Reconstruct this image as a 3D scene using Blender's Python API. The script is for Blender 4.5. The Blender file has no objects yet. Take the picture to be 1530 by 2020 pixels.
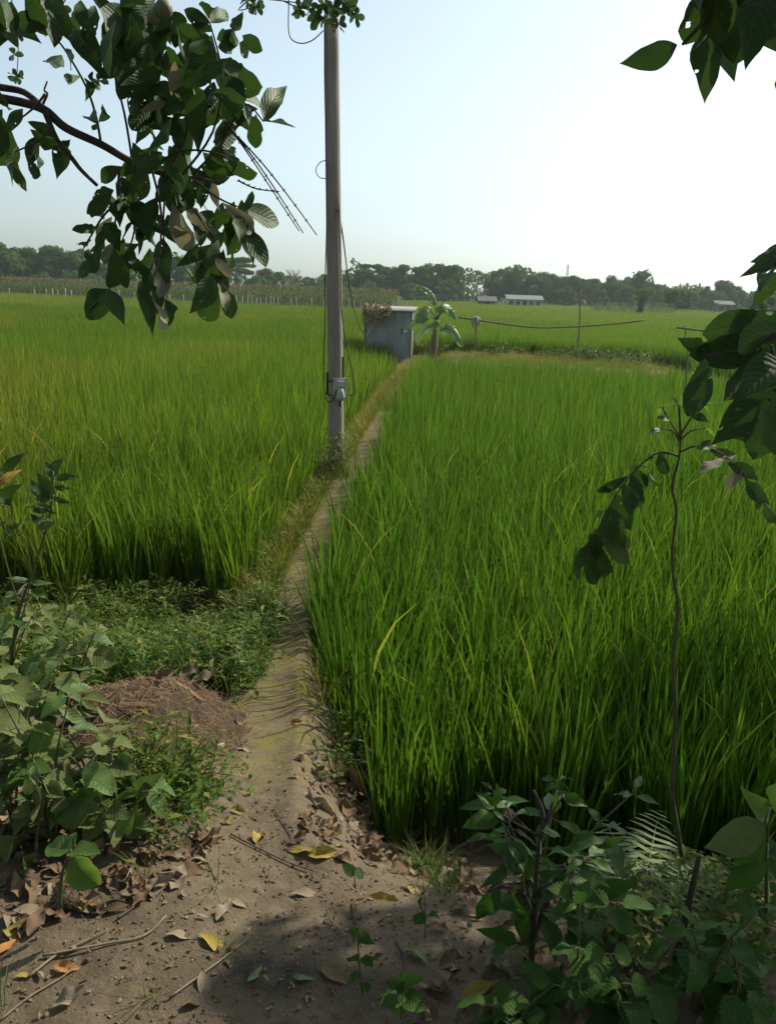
import bpy, math, random
import numpy as np
from mathutils import Vector, Matrix, Quaternion

R = math.radians
random.seed(7)
rng = np.random.default_rng(11)
scene = bpy.context.scene
COL = scene.collection

# ------------------------------------------------------------------ camera
CAM = Vector((0.0, 0.0, 1.6))
PITCH, ROLL, FPX = R(15.9), R(1.9), 1526.0          # focal length in photo pixels (1530 x 2020)
FWD = Vector((0, math.cos(PITCH), -math.sin(PITCH)))
_r0, _u0 = Vector((1, 0, 0)), Vector((0, math.sin(PITCH), math.cos(PITCH)))
RGT = _r0 * math.cos(ROLL) + _u0 * math.sin(ROLL)
UPV = _u0 * math.cos(ROLL) - _r0 * math.sin(ROLL)
cd = bpy.data.cameras.new('camera')
cd.sensor_fit = 'VERTICAL'; cd.sensor_height = 36.0; cd.sensor_width = 36.0
cd.lens = 36.0 * FPX / 2020.0
cd.clip_start = 0.05; cd.clip_end = 5000
cam = bpy.data.objects.new('camera', cd); COL.objects.link(cam)
cam.matrix_world = Matrix(((RGT.x, UPV.x, -FWD.x, CAM.x), (RGT.y, UPV.y, -FWD.y, CAM.y),
                           (RGT.z, UPV.z, -FWD.z, CAM.z), (0, 0, 0, 1)))
scene.camera = cam

# ------------------------------------------------------------------ light
SUN_AZ, SUN_EL = R(52), R(40)                        # azimuth from +Y towards +X
SUN = Vector((math.sin(SUN_AZ) * math.cos(SUN_EL), math.cos(SUN_AZ) * math.cos(SUN_EL), math.sin(SUN_EL)))
w = bpy.data.worlds.new('World'); scene.world = w; w.use_nodes = True
nt = w.node_tree
bg = nt.nodes['Background']
sky = nt.nodes.new('ShaderNodeTexSky'); sky.sky_type = 'NISHITA'; sky.sun_disc = False
sky.sun_elevation = SUN_EL; sky.sun_rotation = SUN_AZ
sky.air_density = 1.0; sky.dust_density = 2.0; sky.ozone_density = 1.0; sky.altitude = 0
hs = nt.nodes.new('ShaderNodeHueSaturation'); hs.inputs['Saturation'].default_value = .45; nt.links.new(sky.outputs[0], hs.inputs['Color'])
hz_ = nt.nodes.new('ShaderNodeMix'); hz_.data_type = 'RGBA'; hz_.blend_type = 'MULTIPLY'; hz_.inputs[0].default_value = 1.0   # milky air: less blue, slightly green-white
nt.links.new(hs.outputs[0], hz_.inputs[6]); hz_.inputs[7].default_value = (.73, .83, .85, 1)
nt.links.new(hz_.outputs[2], bg.inputs[0]); bg.inputs[1].default_value = 0.15
ld = bpy.data.lights.new('sun', 'SUN'); ld.energy = 4.6; ld.angle = R(0.6); ld.color = (1.0, 0.92, 0.76)
so = bpy.data.objects.new('sun', ld); COL.objects.link(so)
so.rotation_euler = SUN.to_track_quat('Z', 'Y').to_euler(); so.location = (20, 20, 30)
scene.view_settings.view_transform = 'Standard'; scene.view_settings.look = 'None'
scene.view_settings.exposure = 0.48; scene.view_settings.gamma = 1.0
scene.view_settings.use_curve_mapping = False
try:
    scene.cycles.max_bounces = 6; scene.cycles.transparent_max_bounces = 6
    scene.cycles.transmission_bounces = 4; scene.cycles.diffuse_bounces = 3; scene.cycles.volume_bounces = 1
    scene.cycles.caustics_reflective = False; scene.cycles.caustics_refractive = False
except Exception:
    pass

# ------------------------------------------------------------------ projection helpers
def ray(px, py):
    return FWD + RGT * ((px - 765.0) / FPX) - UPV * ((py - 1010.0) / FPX)
def at(px, py, y):                                   # the point seen at a photo pixel, at world depth y
    d = ray(px, py); return CAM + d * (y / d.y)
def onz(px, py, z):
    d = ray(px, py); return CAM + d * ((z - CAM.z) / d.z)

# ------------------------------------------------------------------ terrain
FIELD = -0.90
def smooth(a, b, x):
    t = np.clip((x - a) / (b - a), 0, 1); return t * t * (3 - 2 * t)
_pp = [(520, 1640, 75, -.12), (512, 1600, 62, -.17), (528, 1500, 52, -.30), (539, 1400, 49, -.42), (550, 1300, 38, -.52),
       (578, 1200, 33, -.58), (605, 1100, 24, -.62), (630, 1040, 19, -.64), (672, 960, 19, -.66), (722, 880, 22, -.68),
       (748, 830, 18, -.68), (768, 790, 14, -.69), (800, 750, 12, -.70), (832, 712, 9, -.70), (850, 702, 8, -.70)]
PATH = np.array([[onz(a, b, z).x, onz(a, b, z).y, z, h * onz(a, b, z).y / FPX * 1.02] for a, b, h, z in _pp])
PATH = np.vstack([[PATH[0, 0] + .02, PATH[0, 1] - .35, -.06, .34], PATH])
def path_at(y):
    return (np.interp(y, PATH[:, 1], PATH[:, 0]), np.interp(y, PATH[:, 1], PATH[:, 2]), np.interp(y, PATH[:, 1], PATH[:, 3]))
_NZ = [(rng.uniform(0, 6.28), rng.uniform(0, 6.28), rng.normal(0, 1, 2)) for _ in range(24)]
def wob(x, y, s):
    o = 0
    for i, (a, b, k) in enumerate(_NZ[:10]):
        o = o + np.sin((k[0] * x + k[1] * y) / s * (1 + .3 * i) + a) / (1 + .25 * i)
    return o * .25
def bank_y(x):                                        # where the foot of the embankment lies
    px_, _, _ = path_at(4.0)
    left = 5.6 + .15 * np.sin(x * 1.3)
    right = 3.15 + .1 * np.sin(x * 2.1 + 1) + .06 * x
    t = smooth(-.25, .35, x - px_)
    return left * (1 - t) + right * t
def tz(x, y):
    x = np.asarray(x, float); y = np.asarray(y, float)
    by = bank_y(x)
    top = 1.45 + .7 * smooth(3.4, 5.2, by)
    base = FIELD * smooth(0, 1, (y - top) / (by - top))
    base = base + .018 * wob(x, y, .45) * smooth(FIELD - .2, -.1, base) + .03 * wob(x, y, 1.7)
    base = base + .016 * wob(x * 1.7 + 3, y * 1.7, .16) * np.exp(-((y - 2) / 3.0) ** 2)
    pc, pz, pw = path_at(y)
    inp = smooth(PATH[0, 1] - .3, PATH[0, 1] + .5, y) * (1 - smooth(29.0, 30.5, y))
    d = np.abs(x - pc); pw = pw + .022 * wob(x * .2 + 9, y, .35)
    verge = np.where(x < pc, .30, .10 + .30 * smooth(5.0, 3.2, y))
    k = (1 - smooth(pw, pw + verge + .12, d)) * inp
    z = base * (1 - k) + (pz + .006 * wob(x, y, .12) - .018 * (1 - np.clip(d / (pw + .01), 0, 1) ** 2)) * k
    # bund and channel beside the pump shed
    yb = 27.4 - .25 * (x - 2)
    wx = smooth(.6, 2.0, x) * (1 - smooth(8.2, 9.6, x))
    z = z + wx * ((-.47 + .03 * wob(x, y, .8)) - z) * smooth(yb - 4.2, yb - 2.2, y) * (1 - smooth(yb + 1.9, yb + 2.7, y))
    bb = wx * (np.exp(-((y - yb - .6) / .28) ** 2) * .12 - np.exp(-((y - yb - 1.3) / .3) ** 2) * .18)
    return z + bb
def T(x, y):
    return float(tz(x, y))
def ong(px, py):                                      # the terrain point seen at a pixel
    z = -.3
    for _ in range(25):
        p = onz(px, py, z); z = z * .4 + T(p.x, p.y) * .6
    p = onz(px, py, z); return Vector((p.x, p.y, T(p.x, p.y)))

# ------------------------------------------------------------------ materials
def new_mat(name):
    m = bpy.data.materials.new(name); m.use_nodes = True
    n = m.node_tree.nodes; l = m.node_tree.links
    b = n['Principled BSDF']; out = n['Material Output']
    return m, n, l, b, out
def N(n, t, **kw):
    x = n.new(t)
    for k, v in kw.items(): setattr(x, k, v)
    return x
def math_node(n, l, op, a, b=None, c=None):
    x = n.new('ShaderNodeMath'); x.operation = op
    for i, v in enumerate((a, b, c)):
        if v is None: continue
        if isinstance(v, (int, float)): x.inputs[i].default_value = v
        else: l.new(v, x.inputs[i])
    return x.outputs[0]
def mixc(n, l, f, a, b, bt='MIX'):
    x = n.new('ShaderNodeMix'); x.data_type = 'RGBA'; x.blend_type = bt
    for s, v in ((x.inputs[0], f), (x.inputs[6], a), (x.inputs[7], b)):
        if isinstance(v, (int, float)): s.default_value = v
        elif isinstance(v, tuple): s.default_value = (*v, 1)
        else: l.new(v, s)
    return x.outputs[2]
def ramp(n, l, f, stops):
    x = n.new('ShaderNodeValToRGB'); e = x.color_ramp.elements
    while len(e) < len(stops): e.new(.5)
    for q, (p, c) in zip(e, stops): q.position = p; q.color = (*c, 1) if isinstance(c, tuple) else (c, c, c, 1)
    l.new(f, x.inputs[0]); return x.outputs[0]
def noise(n, l, scale, det=4, vec=None, rough=.55):
    x = n.new('ShaderNodeTexNoise'); x.inputs['Scale'].default_value = scale; x.inputs['Detail'].default_value = det
    x.inputs['Roughness'].default_value = rough
    if vec is not None: l.new(vec, x.inputs['Vector'])
    return x.outputs[0]
def bump(n, l, b, h, strength, dist):
    x = n.new('ShaderNodeBump'); x.inputs['Strength'].default_value = strength; x.inputs['Distance'].default_value = dist
    l.new(h, x.inputs['Height']); l.new(x.outputs[0], b.inputs['Normal']); return x
def translucent(n, l, b, out, col, f):
    t = n.new('ShaderNodeBsdfTranslucent')
    if isinstance(col, tuple): t.inputs[0].default_value = (*col, 1)
    else: l.new(col, t.inputs[0])
    mx = n.new('ShaderNodeMixShader'); mx.inputs[0].default_value = f
    l.new(b.outputs[0], mx.inputs[1]); l.new(t.outputs[0], mx.inputs[2]); l.new(mx.outputs[0], out.inputs[0])

def leaf_mat(name, col, col2, vein=(.12, .2, .04), rough=.45, tr=.3, trc=None, dust=0.0, nv=9, slope=.55, spec=.4, spots=.25, veinmix=.2, holes=0.0):
    m, n, l, b, out = new_mat(name)
    uv = N(n, 'ShaderNodeUVMap').outputs[0]
    sp = N(n, 'ShaderNodeSeparateXYZ'); l.new(uv, sp.inputs[0])
    u, v = sp.outputs[0], sp.outputs[1]
    s = math_node(n, l, 'ABSOLUTE', math_node(n, l, 'SUBTRACT', v, .5))
    ph = math_node(n, l, 'SUBTRACT', math_node(n, l, 'MULTIPLY', u, float(nv)), math_node(n, l, 'MULTIPLY', s, slope * nv))
    fr = math_node(n, l, 'ABSOLUTE', math_node(n, l, 'SUBTRACT', math_node(n, l, 'FRACT', ph), .5))      # 0 at vein
    side = ramp(n, l, fr, [(0.0, 1.0), (.13, 0.0)])
    mid = ramp(n, l, s, [(0.0, 1.0), (.05, 0.0)])
    vn = math_node(n, l, 'MAXIMUM', side, mid)
    oi = N(n, 'ShaderNodeObjectInfo').outputs['Random']
    va = N(n, 'ShaderNodeVectorMath', operation='ADD'); l.new(N(n, 'ShaderNodeTexCoord').outputs['Object'], va.inputs[0])
    l.new(math_node(n, l, 'MULTIPLY', oi, 40.0), va.inputs[1]); tc = va.outputs[0]        # every leaf gets its own blemishes
    base = mixc(n, l, oi, col, col2)
    nz = noise(n, l, 7.0, 5, tc)
    base = mixc(n, l, math_node(n, l, 'MULTIPLY', nz, .5), base, tuple(c * .55 for c in col))
    base = mixc(n, l, math_node(n, l, 'MULTIPLY', vn, veinmix), base, vein)
    if spots:
        sn = ramp(n, l, noise(n, l, 11.0, 6, tc, .7), [(.62, 0.0), (.70, 1.0)])
        base = mixc(n, l, math_node(n, l, 'MULTIPLY', sn, spots), base, (.12, .07, .03))
    if dust:
        dn = ramp(n, l, noise(n, l, 3.0, 6, tc, .65), [(.3, 0.0), (.62, 1.0)])
        base = mixc(n, l, math_node(n, l, 'MULTIPLY', dn, dust), base, (.21, .175, .09))
    l.new(base, b.inputs['Base Color']); b.inputs['Roughness'].default_value = rough
    b.inputs['Specular IOR Level'].default_value = spec
    puff = math_node(n, l, 'SUBTRACT', math_node(n, l, 'MULTIPLY', fr, 1.6), math_node(n, l, 'MULTIPLY', mid, .7))
    bump(n, l, b, math_node(n, l, 'ADD', puff, math_node(n, l, 'MULTIPLY', nz, .5)), .22, .006)
    if tr: translucent(n, l, b, out, mixc(n, l, .5, base, trc or tuple(min(1, c * 2.2) for c in col)), tr)
    if holes:
        hn = ramp(n, l, noise(n, l, 5.5, 3, tc, .5), [(holes, 0.0), (holes + .004, 1.0)])
        tb = n.new('ShaderNodeBsdfTransparent'); mx = n.new('ShaderNodeMixShader'); src = out.inputs[0].links[0].from_socket
        l.new(hn, mx.inputs[0]); l.new(src, mx.inputs[1]); l.new(tb.outputs[0], mx.inputs[2]); l.new(mx.outputs[0], out.inputs[0])
    return m
def plain_mat(name, col, col2=None, scale=6.0, rough=.8, bmp=.3, bd=.01, metal=0.0, stretch=None, spec=.3):
    m, n, l, b, out = new_mat(name)
    tc = N(n, 'ShaderNodeTexCoord').outputs['Object']
    if stretch:
        mp = N(n, 'ShaderNodeMapping'); mp.inputs['Scale'].default_value = stretch; l.new(tc, mp.inputs[0]); tc = mp.outputs[0]
    nz = noise(n, l, scale, 6, tc, .65)
    f = ramp(n, l, nz, [(.35, 0.0), (.66, 1.0)])
    l.new(mixc(n, l, f, col, col2 or tuple(c * .6 for c in col)), b.inputs['Base Color'])
    b.inputs['Roughness'].default_value = rough; b.inputs['Metallic'].default_value = metal
    b.inputs['Specular IOR Level'].default_value = spec
    if bmp: bump(n, l, b, nz, bmp, bd)
    return m
def grass_mat(name, green, green2, yellow, tr=.4, patch=.07, yamount=.5, rough=.6, spec=.15):
    m, n, l, b, out = new_mat(name)
    at_ = N(n, 'ShaderNodeAttribute'); at_.attribute_name = 'tint'
    pos = N(n, 'ShaderNodeNewGeometry').outputs['Position']
    mp = N(n, 'ShaderNodeMapping'); mp.inputs['Scale'].default_value = (1, .45, 0); l.new(pos, mp.inputs[0])
    pn = ramp(n, l, noise(n, l, patch, 3, mp.outputs[0]), [(.45, 0.0), (.66, 1.0)])
    oi = N(n, 'ShaderNodeObjectInfo').outputs['Random']
    g = mixc(n, l, oi, green, green2)
    f = math_node(n, l, 'ADD', at_.outputs['Fac'], math_node(n, l, 'MULTIPLY', pn, yamount), None)
    c = mixc(n, l, math_node(n, l, 'MINIMUM', f, 1.0), g, yellow)
    hv = math_node(n, l, 'FRACT', math_node(n, l, 'MULTIPLY', at_.outputs['Fac'], 137.3))
    c = mixc(n, l, 1.0, c, ramp(n, l, hv, [(0.0, (.55, .6, .6)), (.6, (1.0, 1.0, 1.0)), (1.0, (1.7, 1.5, 1.3))]), 'MULTIPLY')
    l.new(c, b.inputs['Base Color']); b.inputs['Roughness'].default_value = rough; b.inputs['Specular IOR Level'].default_value = spec
    translucent(n, l, b, out, mixc(n, l, .25, c, (.17, .36, .015)), tr)
    return m

M = {}
M['rice'] = grass_mat('rice_blade', (.044, .116, .008), (.071, .152, .011), (.22, .21, .03), .42, .09, .10)
M['rice_left'] = grass_mat('rice_blade_ripening', (.066, .138, .008), (.106, .182, .012), (.24, .21, .03), .42, .11, .62)
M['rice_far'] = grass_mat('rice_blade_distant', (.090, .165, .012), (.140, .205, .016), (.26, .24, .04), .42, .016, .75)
M['verge'] = grass_mat('verge_grass', (.09, .14, .015), (.15, .17, .02), (.34, .25, .05), .35, .6, .6)
M['weed'] = grass_mat('weed_leaf', (.036, .088, .012), (.062, .12, .02), (.18, .16, .04), .3, .9, .25)
M['corn'] = grass_mat('corn_leaf', (.05, .095, .022), (.085, .125, .035), (.17, .13, .07), .3, .05, .1)
M['bark'] = plain_mat('bark', (.075, .06, .045), (.035, .028, .022), 14, .9, .7, .02)
M['twig'] = plain_mat('twig_bark', (.10, .08, .06), (.05, .042, .03), 30, .85, .5, .01)
M['sap_stem'] = plain_mat('sapling_bark', (.10, .09, .045), (.055, .05, .026), 30, .85, .5, .01)
M['green_stem'] = plain_mat('green_stem', (.06, .085, .03), (.09, .07, .035), 22, .6, .2, .004)
M['pale_twig'] = plain_mat('dry_twig', (.24, .19, .13), (.13, .10, .07), 24, .85, .4, .006)
M['leaf_dark'] = leaf_mat('tree_leaf', (.026, .060, .014), (.042, .085, .018), tr=.15, trc=(.10, .22, .03), spots=.35, rough=.55, spec=.25, holes=.70)
M['leaf_pale'] = leaf_mat('leaf_sunlit_pale', (.20, .19, .12), (.26, .23, .15), vein=(.28, .26, .18), tr=.25, trc=(.3, .3, .15), rough=.7, spots=.1)  # pale tan highlight of sunlit leaves, put into the leaf colour
M['leaf_vine'] = leaf_mat('vine_leaf', (.04, .085, .025), (.06, .10, .03), tr=.25, spots=.1, nv=5)
M['leaf_dusty'] = leaf_mat('dusty_leaf', (.058, .115, .018), (.088, .135, .028), vein=(.13, .15, .06), holes=.72, tr=.25, dust=.45, rough=.75, nv=7, spots=.3, spec=.2)
M['leaf_fresh'] = leaf_mat('fresh_leaf', (.045, .115, .015), (.075, .15, .02), vein=(.11, .18, .05), tr=.35, trc=(.25, .45, .04), dust=.18, rough=.5, nv=7)
M['leaf_shade'] = leaf_mat('shrub_leaf', (.036, .088, .010), (.052, .11, .014), vein=(.03, .085, .02), spec=.25, tr=.25, trc=(.09, .24, .02), rough=.45, nv=11, spots=.1)
M['leaf_nettle'] = leaf_mat('nettle_leaf', (.030, .078, .010), (.044, .095, .014), spec=.2, tr=.2, rough=.7, nv=7, spots=.05)
M['leaf_yellow'] = leaf_mat('fallen_yellow_leaf', (.33, .24, .045), (.28, .22, .07), vein=(.36, .28, .10), tr=.15, rough=.65, nv=9, spots=.45, spec=.2)
M['leaf_brown'] = leaf_mat('fallen_brown_leaf', (.135, .085, .05), (.19, .13, .08), vein=(.20, .14, .09), tr=.08, rough=.8, nv=9, spots=.5, spec=.15)
M['leaf_grey'] = leaf_mat('fallen_grey_leaf', (.25, .20, .14), (.20, .155, .105), vein=(.29, .24, .18), tr=.08, rough=.85, nv=9, spots=.35, spec=.15)
M['leaf_orange'] = leaf_mat('fallen_orange_leaf', (.42, .19, .05), (.36, .16, .05), vein=(.42, .26, .1), tr=.1, rough=.7, spots=.5)
M['leaf_green_fallen'] = leaf_mat('fallen_green_leaf', (.10, .17, .05), (.14, .2, .06), vein=(.2, .26, .1), tr=.15, rough=.6)
M['fern'] = leaf_mat('fern_leaf', (.11, .17, .05), (.17, .22, .08), tr=.3, dust=.3, rough=.65, nv=6, spots=.2)
M['banana'] = leaf_mat('banana_leaf', (.11, .20, .06), (.13, .22, .07), vein=(.26, .32, .15), tr=.35, nv=40, slope=.2, rough=.4, spots=.12, veinmix=.2)
M['banana_stem'] = plain_mat('banana_stem', (.17, .17, .07), (.13, .075, .035), 5, .6, .3, .01, stretch=(1, 1, .25))

# ------------------------------------------------------------------ mesh helpers
class MB:
    def __init__(s): s.v = []; s.f = []
    def add(s, vs, fs):
        o = len(s.v); s.v.extend([tuple(p) for p in vs]); s.f.extend([tuple(i + o for i in q) for q in fs]); return s
    def box(s, c, h, rz=0, rx=0):
        m = Matrix.Rotation(rz, 3, 'Z') @ Matrix.Rotation(rx, 3, 'X')
        vs = [Vector(c) + m @ Vector((sx * h[0], sy * h[1], sz * h[2])) for sz in (-1, 1) for sx, sy in ((-1, -1), (1, -1), (1, 1), (-1, 1))]
        return s.add(vs, [(3, 2, 1, 0), (4, 5, 6, 7), (0, 1, 5, 4), (1, 2, 6, 5), (2, 3, 7, 6), (3, 0, 4, 7)])
    def tube(s, pts, radii, n=6, sub=3, cap=True):
        pts = [Vector(p) for p in pts]
        if not hasattr(radii, '__len__'): radii = [radii] * len(pts)
        if sub > 1 and len(pts) > 2:
            P2, R2 = [], []
            for i in range(len(pts) - 1):
                p0, p1, p2, p3 = pts[max(i - 1, 0)], pts[i], pts[i + 1], pts[min(i + 2, len(pts) - 1)]
                for k in range(sub):
                    t = k / sub
                    P2.append(.5 * ((2 * p1) + (p2 - p0) * t + (2 * p0 - 5 * p1 + 4 * p2 - p3) * t * t + (3 * p1 - p0 - 3 * p2 + p3) * t ** 3))
                    R2.append(radii[i] * (1 - t) + radii[i + 1] * t)
            pts, radii = P2 + [pts[-1]], R2 + [radii[-1]]
        vs, fs = [], []
        a = None
        for i, p in enumerate(pts):
            d = (pts[min(i + 1, len(pts) - 1)] - pts[max(i - 1, 0)])
            d = d.normalized() if d.length > 1e-9 else Vector((0, 0, 1))
            if a is None: a = d.orthogonal().normalized()
            a = (a - d * a.dot(d)); a = a.normalized() if a.length > 1e-6 else d.orthogonal().normalized()
            b = d.cross(a)
            for k in range(n):
                q = 6.28318 * k / n; vs.append(p + (a * math.cos(q) + b * math.sin(q)) * radii[i])
        for i in range(len(pts) - 1):
            for k in range(n): fs.append((i * n + k, i * n + (k + 1) % n, (i + 1) * n + (k + 1) % n, (i + 1) * n + k))
        if cap: fs.append(tuple(range(n - 1, -1, -1))); fs.append(tuple((len(pts) - 1) * n + k for k in range(n)))
        return s.add(vs, fs)
    def mesh(s, name, mat, smooth_=True):
        me = bpy.data.meshes.new(name); me.from_pydata(s.v, [], s.f)
        if mat: me.materials.append(mat)
        if smooth_: me.polygons.foreach_set('use_smooth', [True] * len(me.polygons))
        me.update(); return me
    def part(s, name, mat, root, smooth_=True):
        return child(name, s.mesh(name, mat, smooth_), root)
def child(name, me, root, mtx=None):                 # mesh in world coordinates, hung under a thing that stands unrotated
    o = bpy.data.objects.new(name, me); COL.objects.link(o); o.parent = root
    base = Vector((0, 0, 0)); p = root
    while p is not None: base += p.location; p = p.parent
    o.matrix_basis = Matrix.Translation(-base) @ (mtx if mtx is not None else Matrix())
    return o
def sub_child(name, me, part, root):                  # a sub-part whose mesh is in world coordinates (part itself at the world origin frame)
    o = bpy.data.objects.new(name, me); COL.objects.link(o); o.parent = part; return o
def tag(o, label=None, cat=None, group=None, kind=None):
    if label: o['label'] = label
    if cat: o['category'] = cat
    if group: o['group'] = group
    if kind: o['kind'] = kind
    return o
def thing(name, label, cat, loc, group=None):
    o = bpy.data.objects.new(name, None); COL.objects.link(o); o.location = loc; o.empty_display_size = .1
    return tag(o, label, cat, group)
def obj(name, me, loc=(0, 0, 0)):
    o = bpy.data.objects.new(name, me); COL.objects.link(o); o.location = loc; return o

def np_mesh(name, verts, faces, mat, tint=None, uv=None, smooth_=False):
    """verts (n,3), faces (m,4) or (m,3) arrays"""
    verts = np.asarray(verts, np.float32); faces = np.asarray(faces, np.int32)
    me = bpy.data.meshes.new(name); k = faces.shape[1]
    me.vertices.add(len(verts)); me.vertices.foreach_set('co', verts.ravel())
    me.loops.add(faces.size); me.loops.foreach_set('vertex_index', faces.ravel())
    me.polygons.add(len(faces)); me.polygons.foreach_set('loop_start', np.arange(0, faces.size, k, dtype=np.int32))
    me.polygons.foreach_set('loop_total', np.full(len(faces), k, np.int32))
    if smooth_: me.polygons.foreach_set('use_smooth', np.ones(len(faces), bool))
    if mat: me.materials.append(mat)
    if tint is not None:
        a = me.attributes.new('tint', 'FLOAT', 'POINT'); a.data.foreach_set('value', np.asarray(tint, np.float32))
    if uv is not None:
        ul = me.uv_layers.new(name='UVMap'); ul.data.foreach_set('uv', np.asarray(uv, np.float32)[faces.ravel()].ravel())
    me.update(calc_edges=True); me.validate(); return me

# ------------------------------------------------------------------ leaves
PROF = {
 'ovate': ([0, .08, .2, .35, .5, .65, .8, .92, 1], [.02, .42, .82, 1, .96, .76, .42, .14, 0], .41),
 'oblong': ([0, .1, .25, .42, .58, .74, .87, .95, 1], [.02, .28, .62, .88, 1, .95, .68, .34, 0], .40),
 'lance': ([0, .08, .2, .36, .5, .65, .8, .92, 1], [.02, .4, .8, 1, .94, .72, .38, .13, 0], .28),
 'round': ([0, .03, .12, .3, .47, .64, .8, .92, 1], [.12, .62, .93, 1.0, 1.0, .86, .58, .26, 0], .84),
 'nettle': ([0, .03, .12, .3, .47, .64, .8, .92, 1], [.1, .55, .9, 1.0, .9, .7, .44, .18, 0], .70),
 'crisp': ([0, .08, .2, .35, .5, .65, .8, .92, 1], [.04, .4, .8, 1, .97, .8, .5, .2, .02], .48),
 'small': ([0, .1, .25, .42, .58, .74, .87, .95, 1], [.02, .3, .62, .86, 1, .98, .74, .42, 0.05], .52),
}
_lc = {}
NVAR = 6
def leaf_mesh(kind, var, mat):
    key = (kind, var, mat)
    if key in _lc: return _lc[key]
    U, Wd, ratio = PROF[kind]
    r = np.random.default_rng(hash((kind, var)) % 1 + 100 * var + len(kind) * 7 + ord(kind[0]))
    serr = {'nettle': .10, 'round': .035}.get(kind, 0)
    if serr:
        u = np.linspace(0, 1, 20); u[1] = .02; cols = np.array([-1, 0, 1.])
    else:
        u = np.array([0, .05, .12, .2, .3, .4, .5, .6, .7, .79, .87, .94, 1]); cols = np.array([-1, 0, 1.]) if kind != 'crisp' else np.array([-1, -.55, 0, .55, 1.])
    uu = np.linspace(0, 1, 101); ws_ = np.convolve(np.pad(np.interp(uu, U, Wd), 8, mode='reflect', reflect_type='odd'), np.hanning(17) / np.hanning(17).sum(), 'same')[8:-8]
    wbase = np.interp(u, uu, ws_).clip(.004); wbase[0] = max(.02, Wd[0])
    rag = .12 if var >= 5 and kind in ('ovate', 'oblong') else .015
    wl, wr = wbase * (1 + r.normal(0, rag, len(u))), wbase * (1 + r.normal(0, rag, len(u)))
    if serr:
        z = np.where(np.arange(len(u)) % 2 == 0, 1 + serr, 1 - serr); wl *= z; wr *= z
    droop = r.uniform(.08, .45); fold = r.uniform(.12, .55); wav = r.uniform(.02, .06); tw = r.uniform(-.35, .35); bendx = r.uniform(-.08, .08)
    ph = r.uniform(0, 6)
    if kind == 'crisp': droop, fold, wav, tw = r.uniform(-.5, .9), r.uniform(.1, .8), r.uniform(.05, .13), r.uniform(-.8, .8)
    V, UV = [], []
    ang = droop * u * 1.6
    yy = np.concatenate([[0], np.cumsum(np.diff(u) * np.cos((ang[1:] + ang[:-1]) / 2))])
    zz = -np.concatenate([[0], np.cumsum(np.diff(u) * np.sin((ang[1:] + ang[:-1]) / 2))])
    for i in range(len(u)):
        for c in cols:
            wd = (wl[i] if c < 0 else wr[i]) * ratio * .5
            x = c * wd; z = fold * abs(c) * wd + wav * math.sin(u[i] * 11 + ph + (2 if c > 0 else 0)) * abs(c) * wbase[i]
            t = tw * u[i]
            V.append((x * math.cos(t) - z * math.sin(t) + bendx * math.sin(u[i] * 3.14), yy[i], zz[i] + x * math.sin(t) + z * math.cos(t)))
            UV.append((u[i], .5 + .5 * c))
    nc = len(cols); F = [(i * nc + j, i * nc + j + 1, (i + 1) * nc + j + 1, (i + 1) * nc + j) for i in range(len(u) - 1) for j in range(nc - 1)]
    V = np.array(V); L = np.linalg.norm(V[-nc + nc // 2]); V /= L
    _lc[key] = np_mesh('leaf_' + kind, V, F, M[mat], uv=UV, smooth_=True)
    return _lc[key]
def leaf_frame(B, Tp, nrm, wscale=1.0):
    """leaf matrix: base B, tip Tp, face normal close to nrm"""
    d = Tp - B; L = d.length; y = d / L
    z = nrm - y * nrm.dot(y)
    z = z.normalized() if z.length > 1e-4 else y.orthogonal().normalized()
    x = y.cross(z)
    return Matrix(((x.x * L * wscale, y.x * L, z.x * L, B.x), (x.y * L * wscale, y.y * L, z.y * L, B.y), (x.z * L * wscale, y.z * L, z.z * L, B.z), (0, 0, 0, 1)))
def add_leaf(root, B, Tp, kind, mat, nrm=None, wscale=1.0, name='leaf'):
    if nrm is None: nrm = Vector((random.gauss(0, .5), random.gauss(-.4, .4), 1))
    return child(name, leaf_mesh(kind, random.randrange(NVAR), mat), root, leaf_frame(B, Tp, nrm, wscale))
def leaf_px(root, b, t, wpx, y, kind, mat, face=None, name='leaf', dy=.12):
    """a leaf seen from pixel b (base) to pixel t (tip), about wpx wide, near depth y"""
    B = at(b[0], b[1], y); Tp = at(t[0], t[1], y + random.uniform(-dy, dy))
    L = (Tp - B).length; W_ = wpx * y / FPX / PROF[kind][2]
    toc = (CAM - (B + Tp) * .5).normalized()
    n = toc * random.choice((1, 1, -1)) + Vector((random.gauss(0, .45), random.gauss(0, .45), random.gauss(.2, .45)))
    return add_leaf(root, B, Tp, kind, mat, n if face is None else face, max(.7, min(1.22, W_ / L * 1.1)), name)

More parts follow.
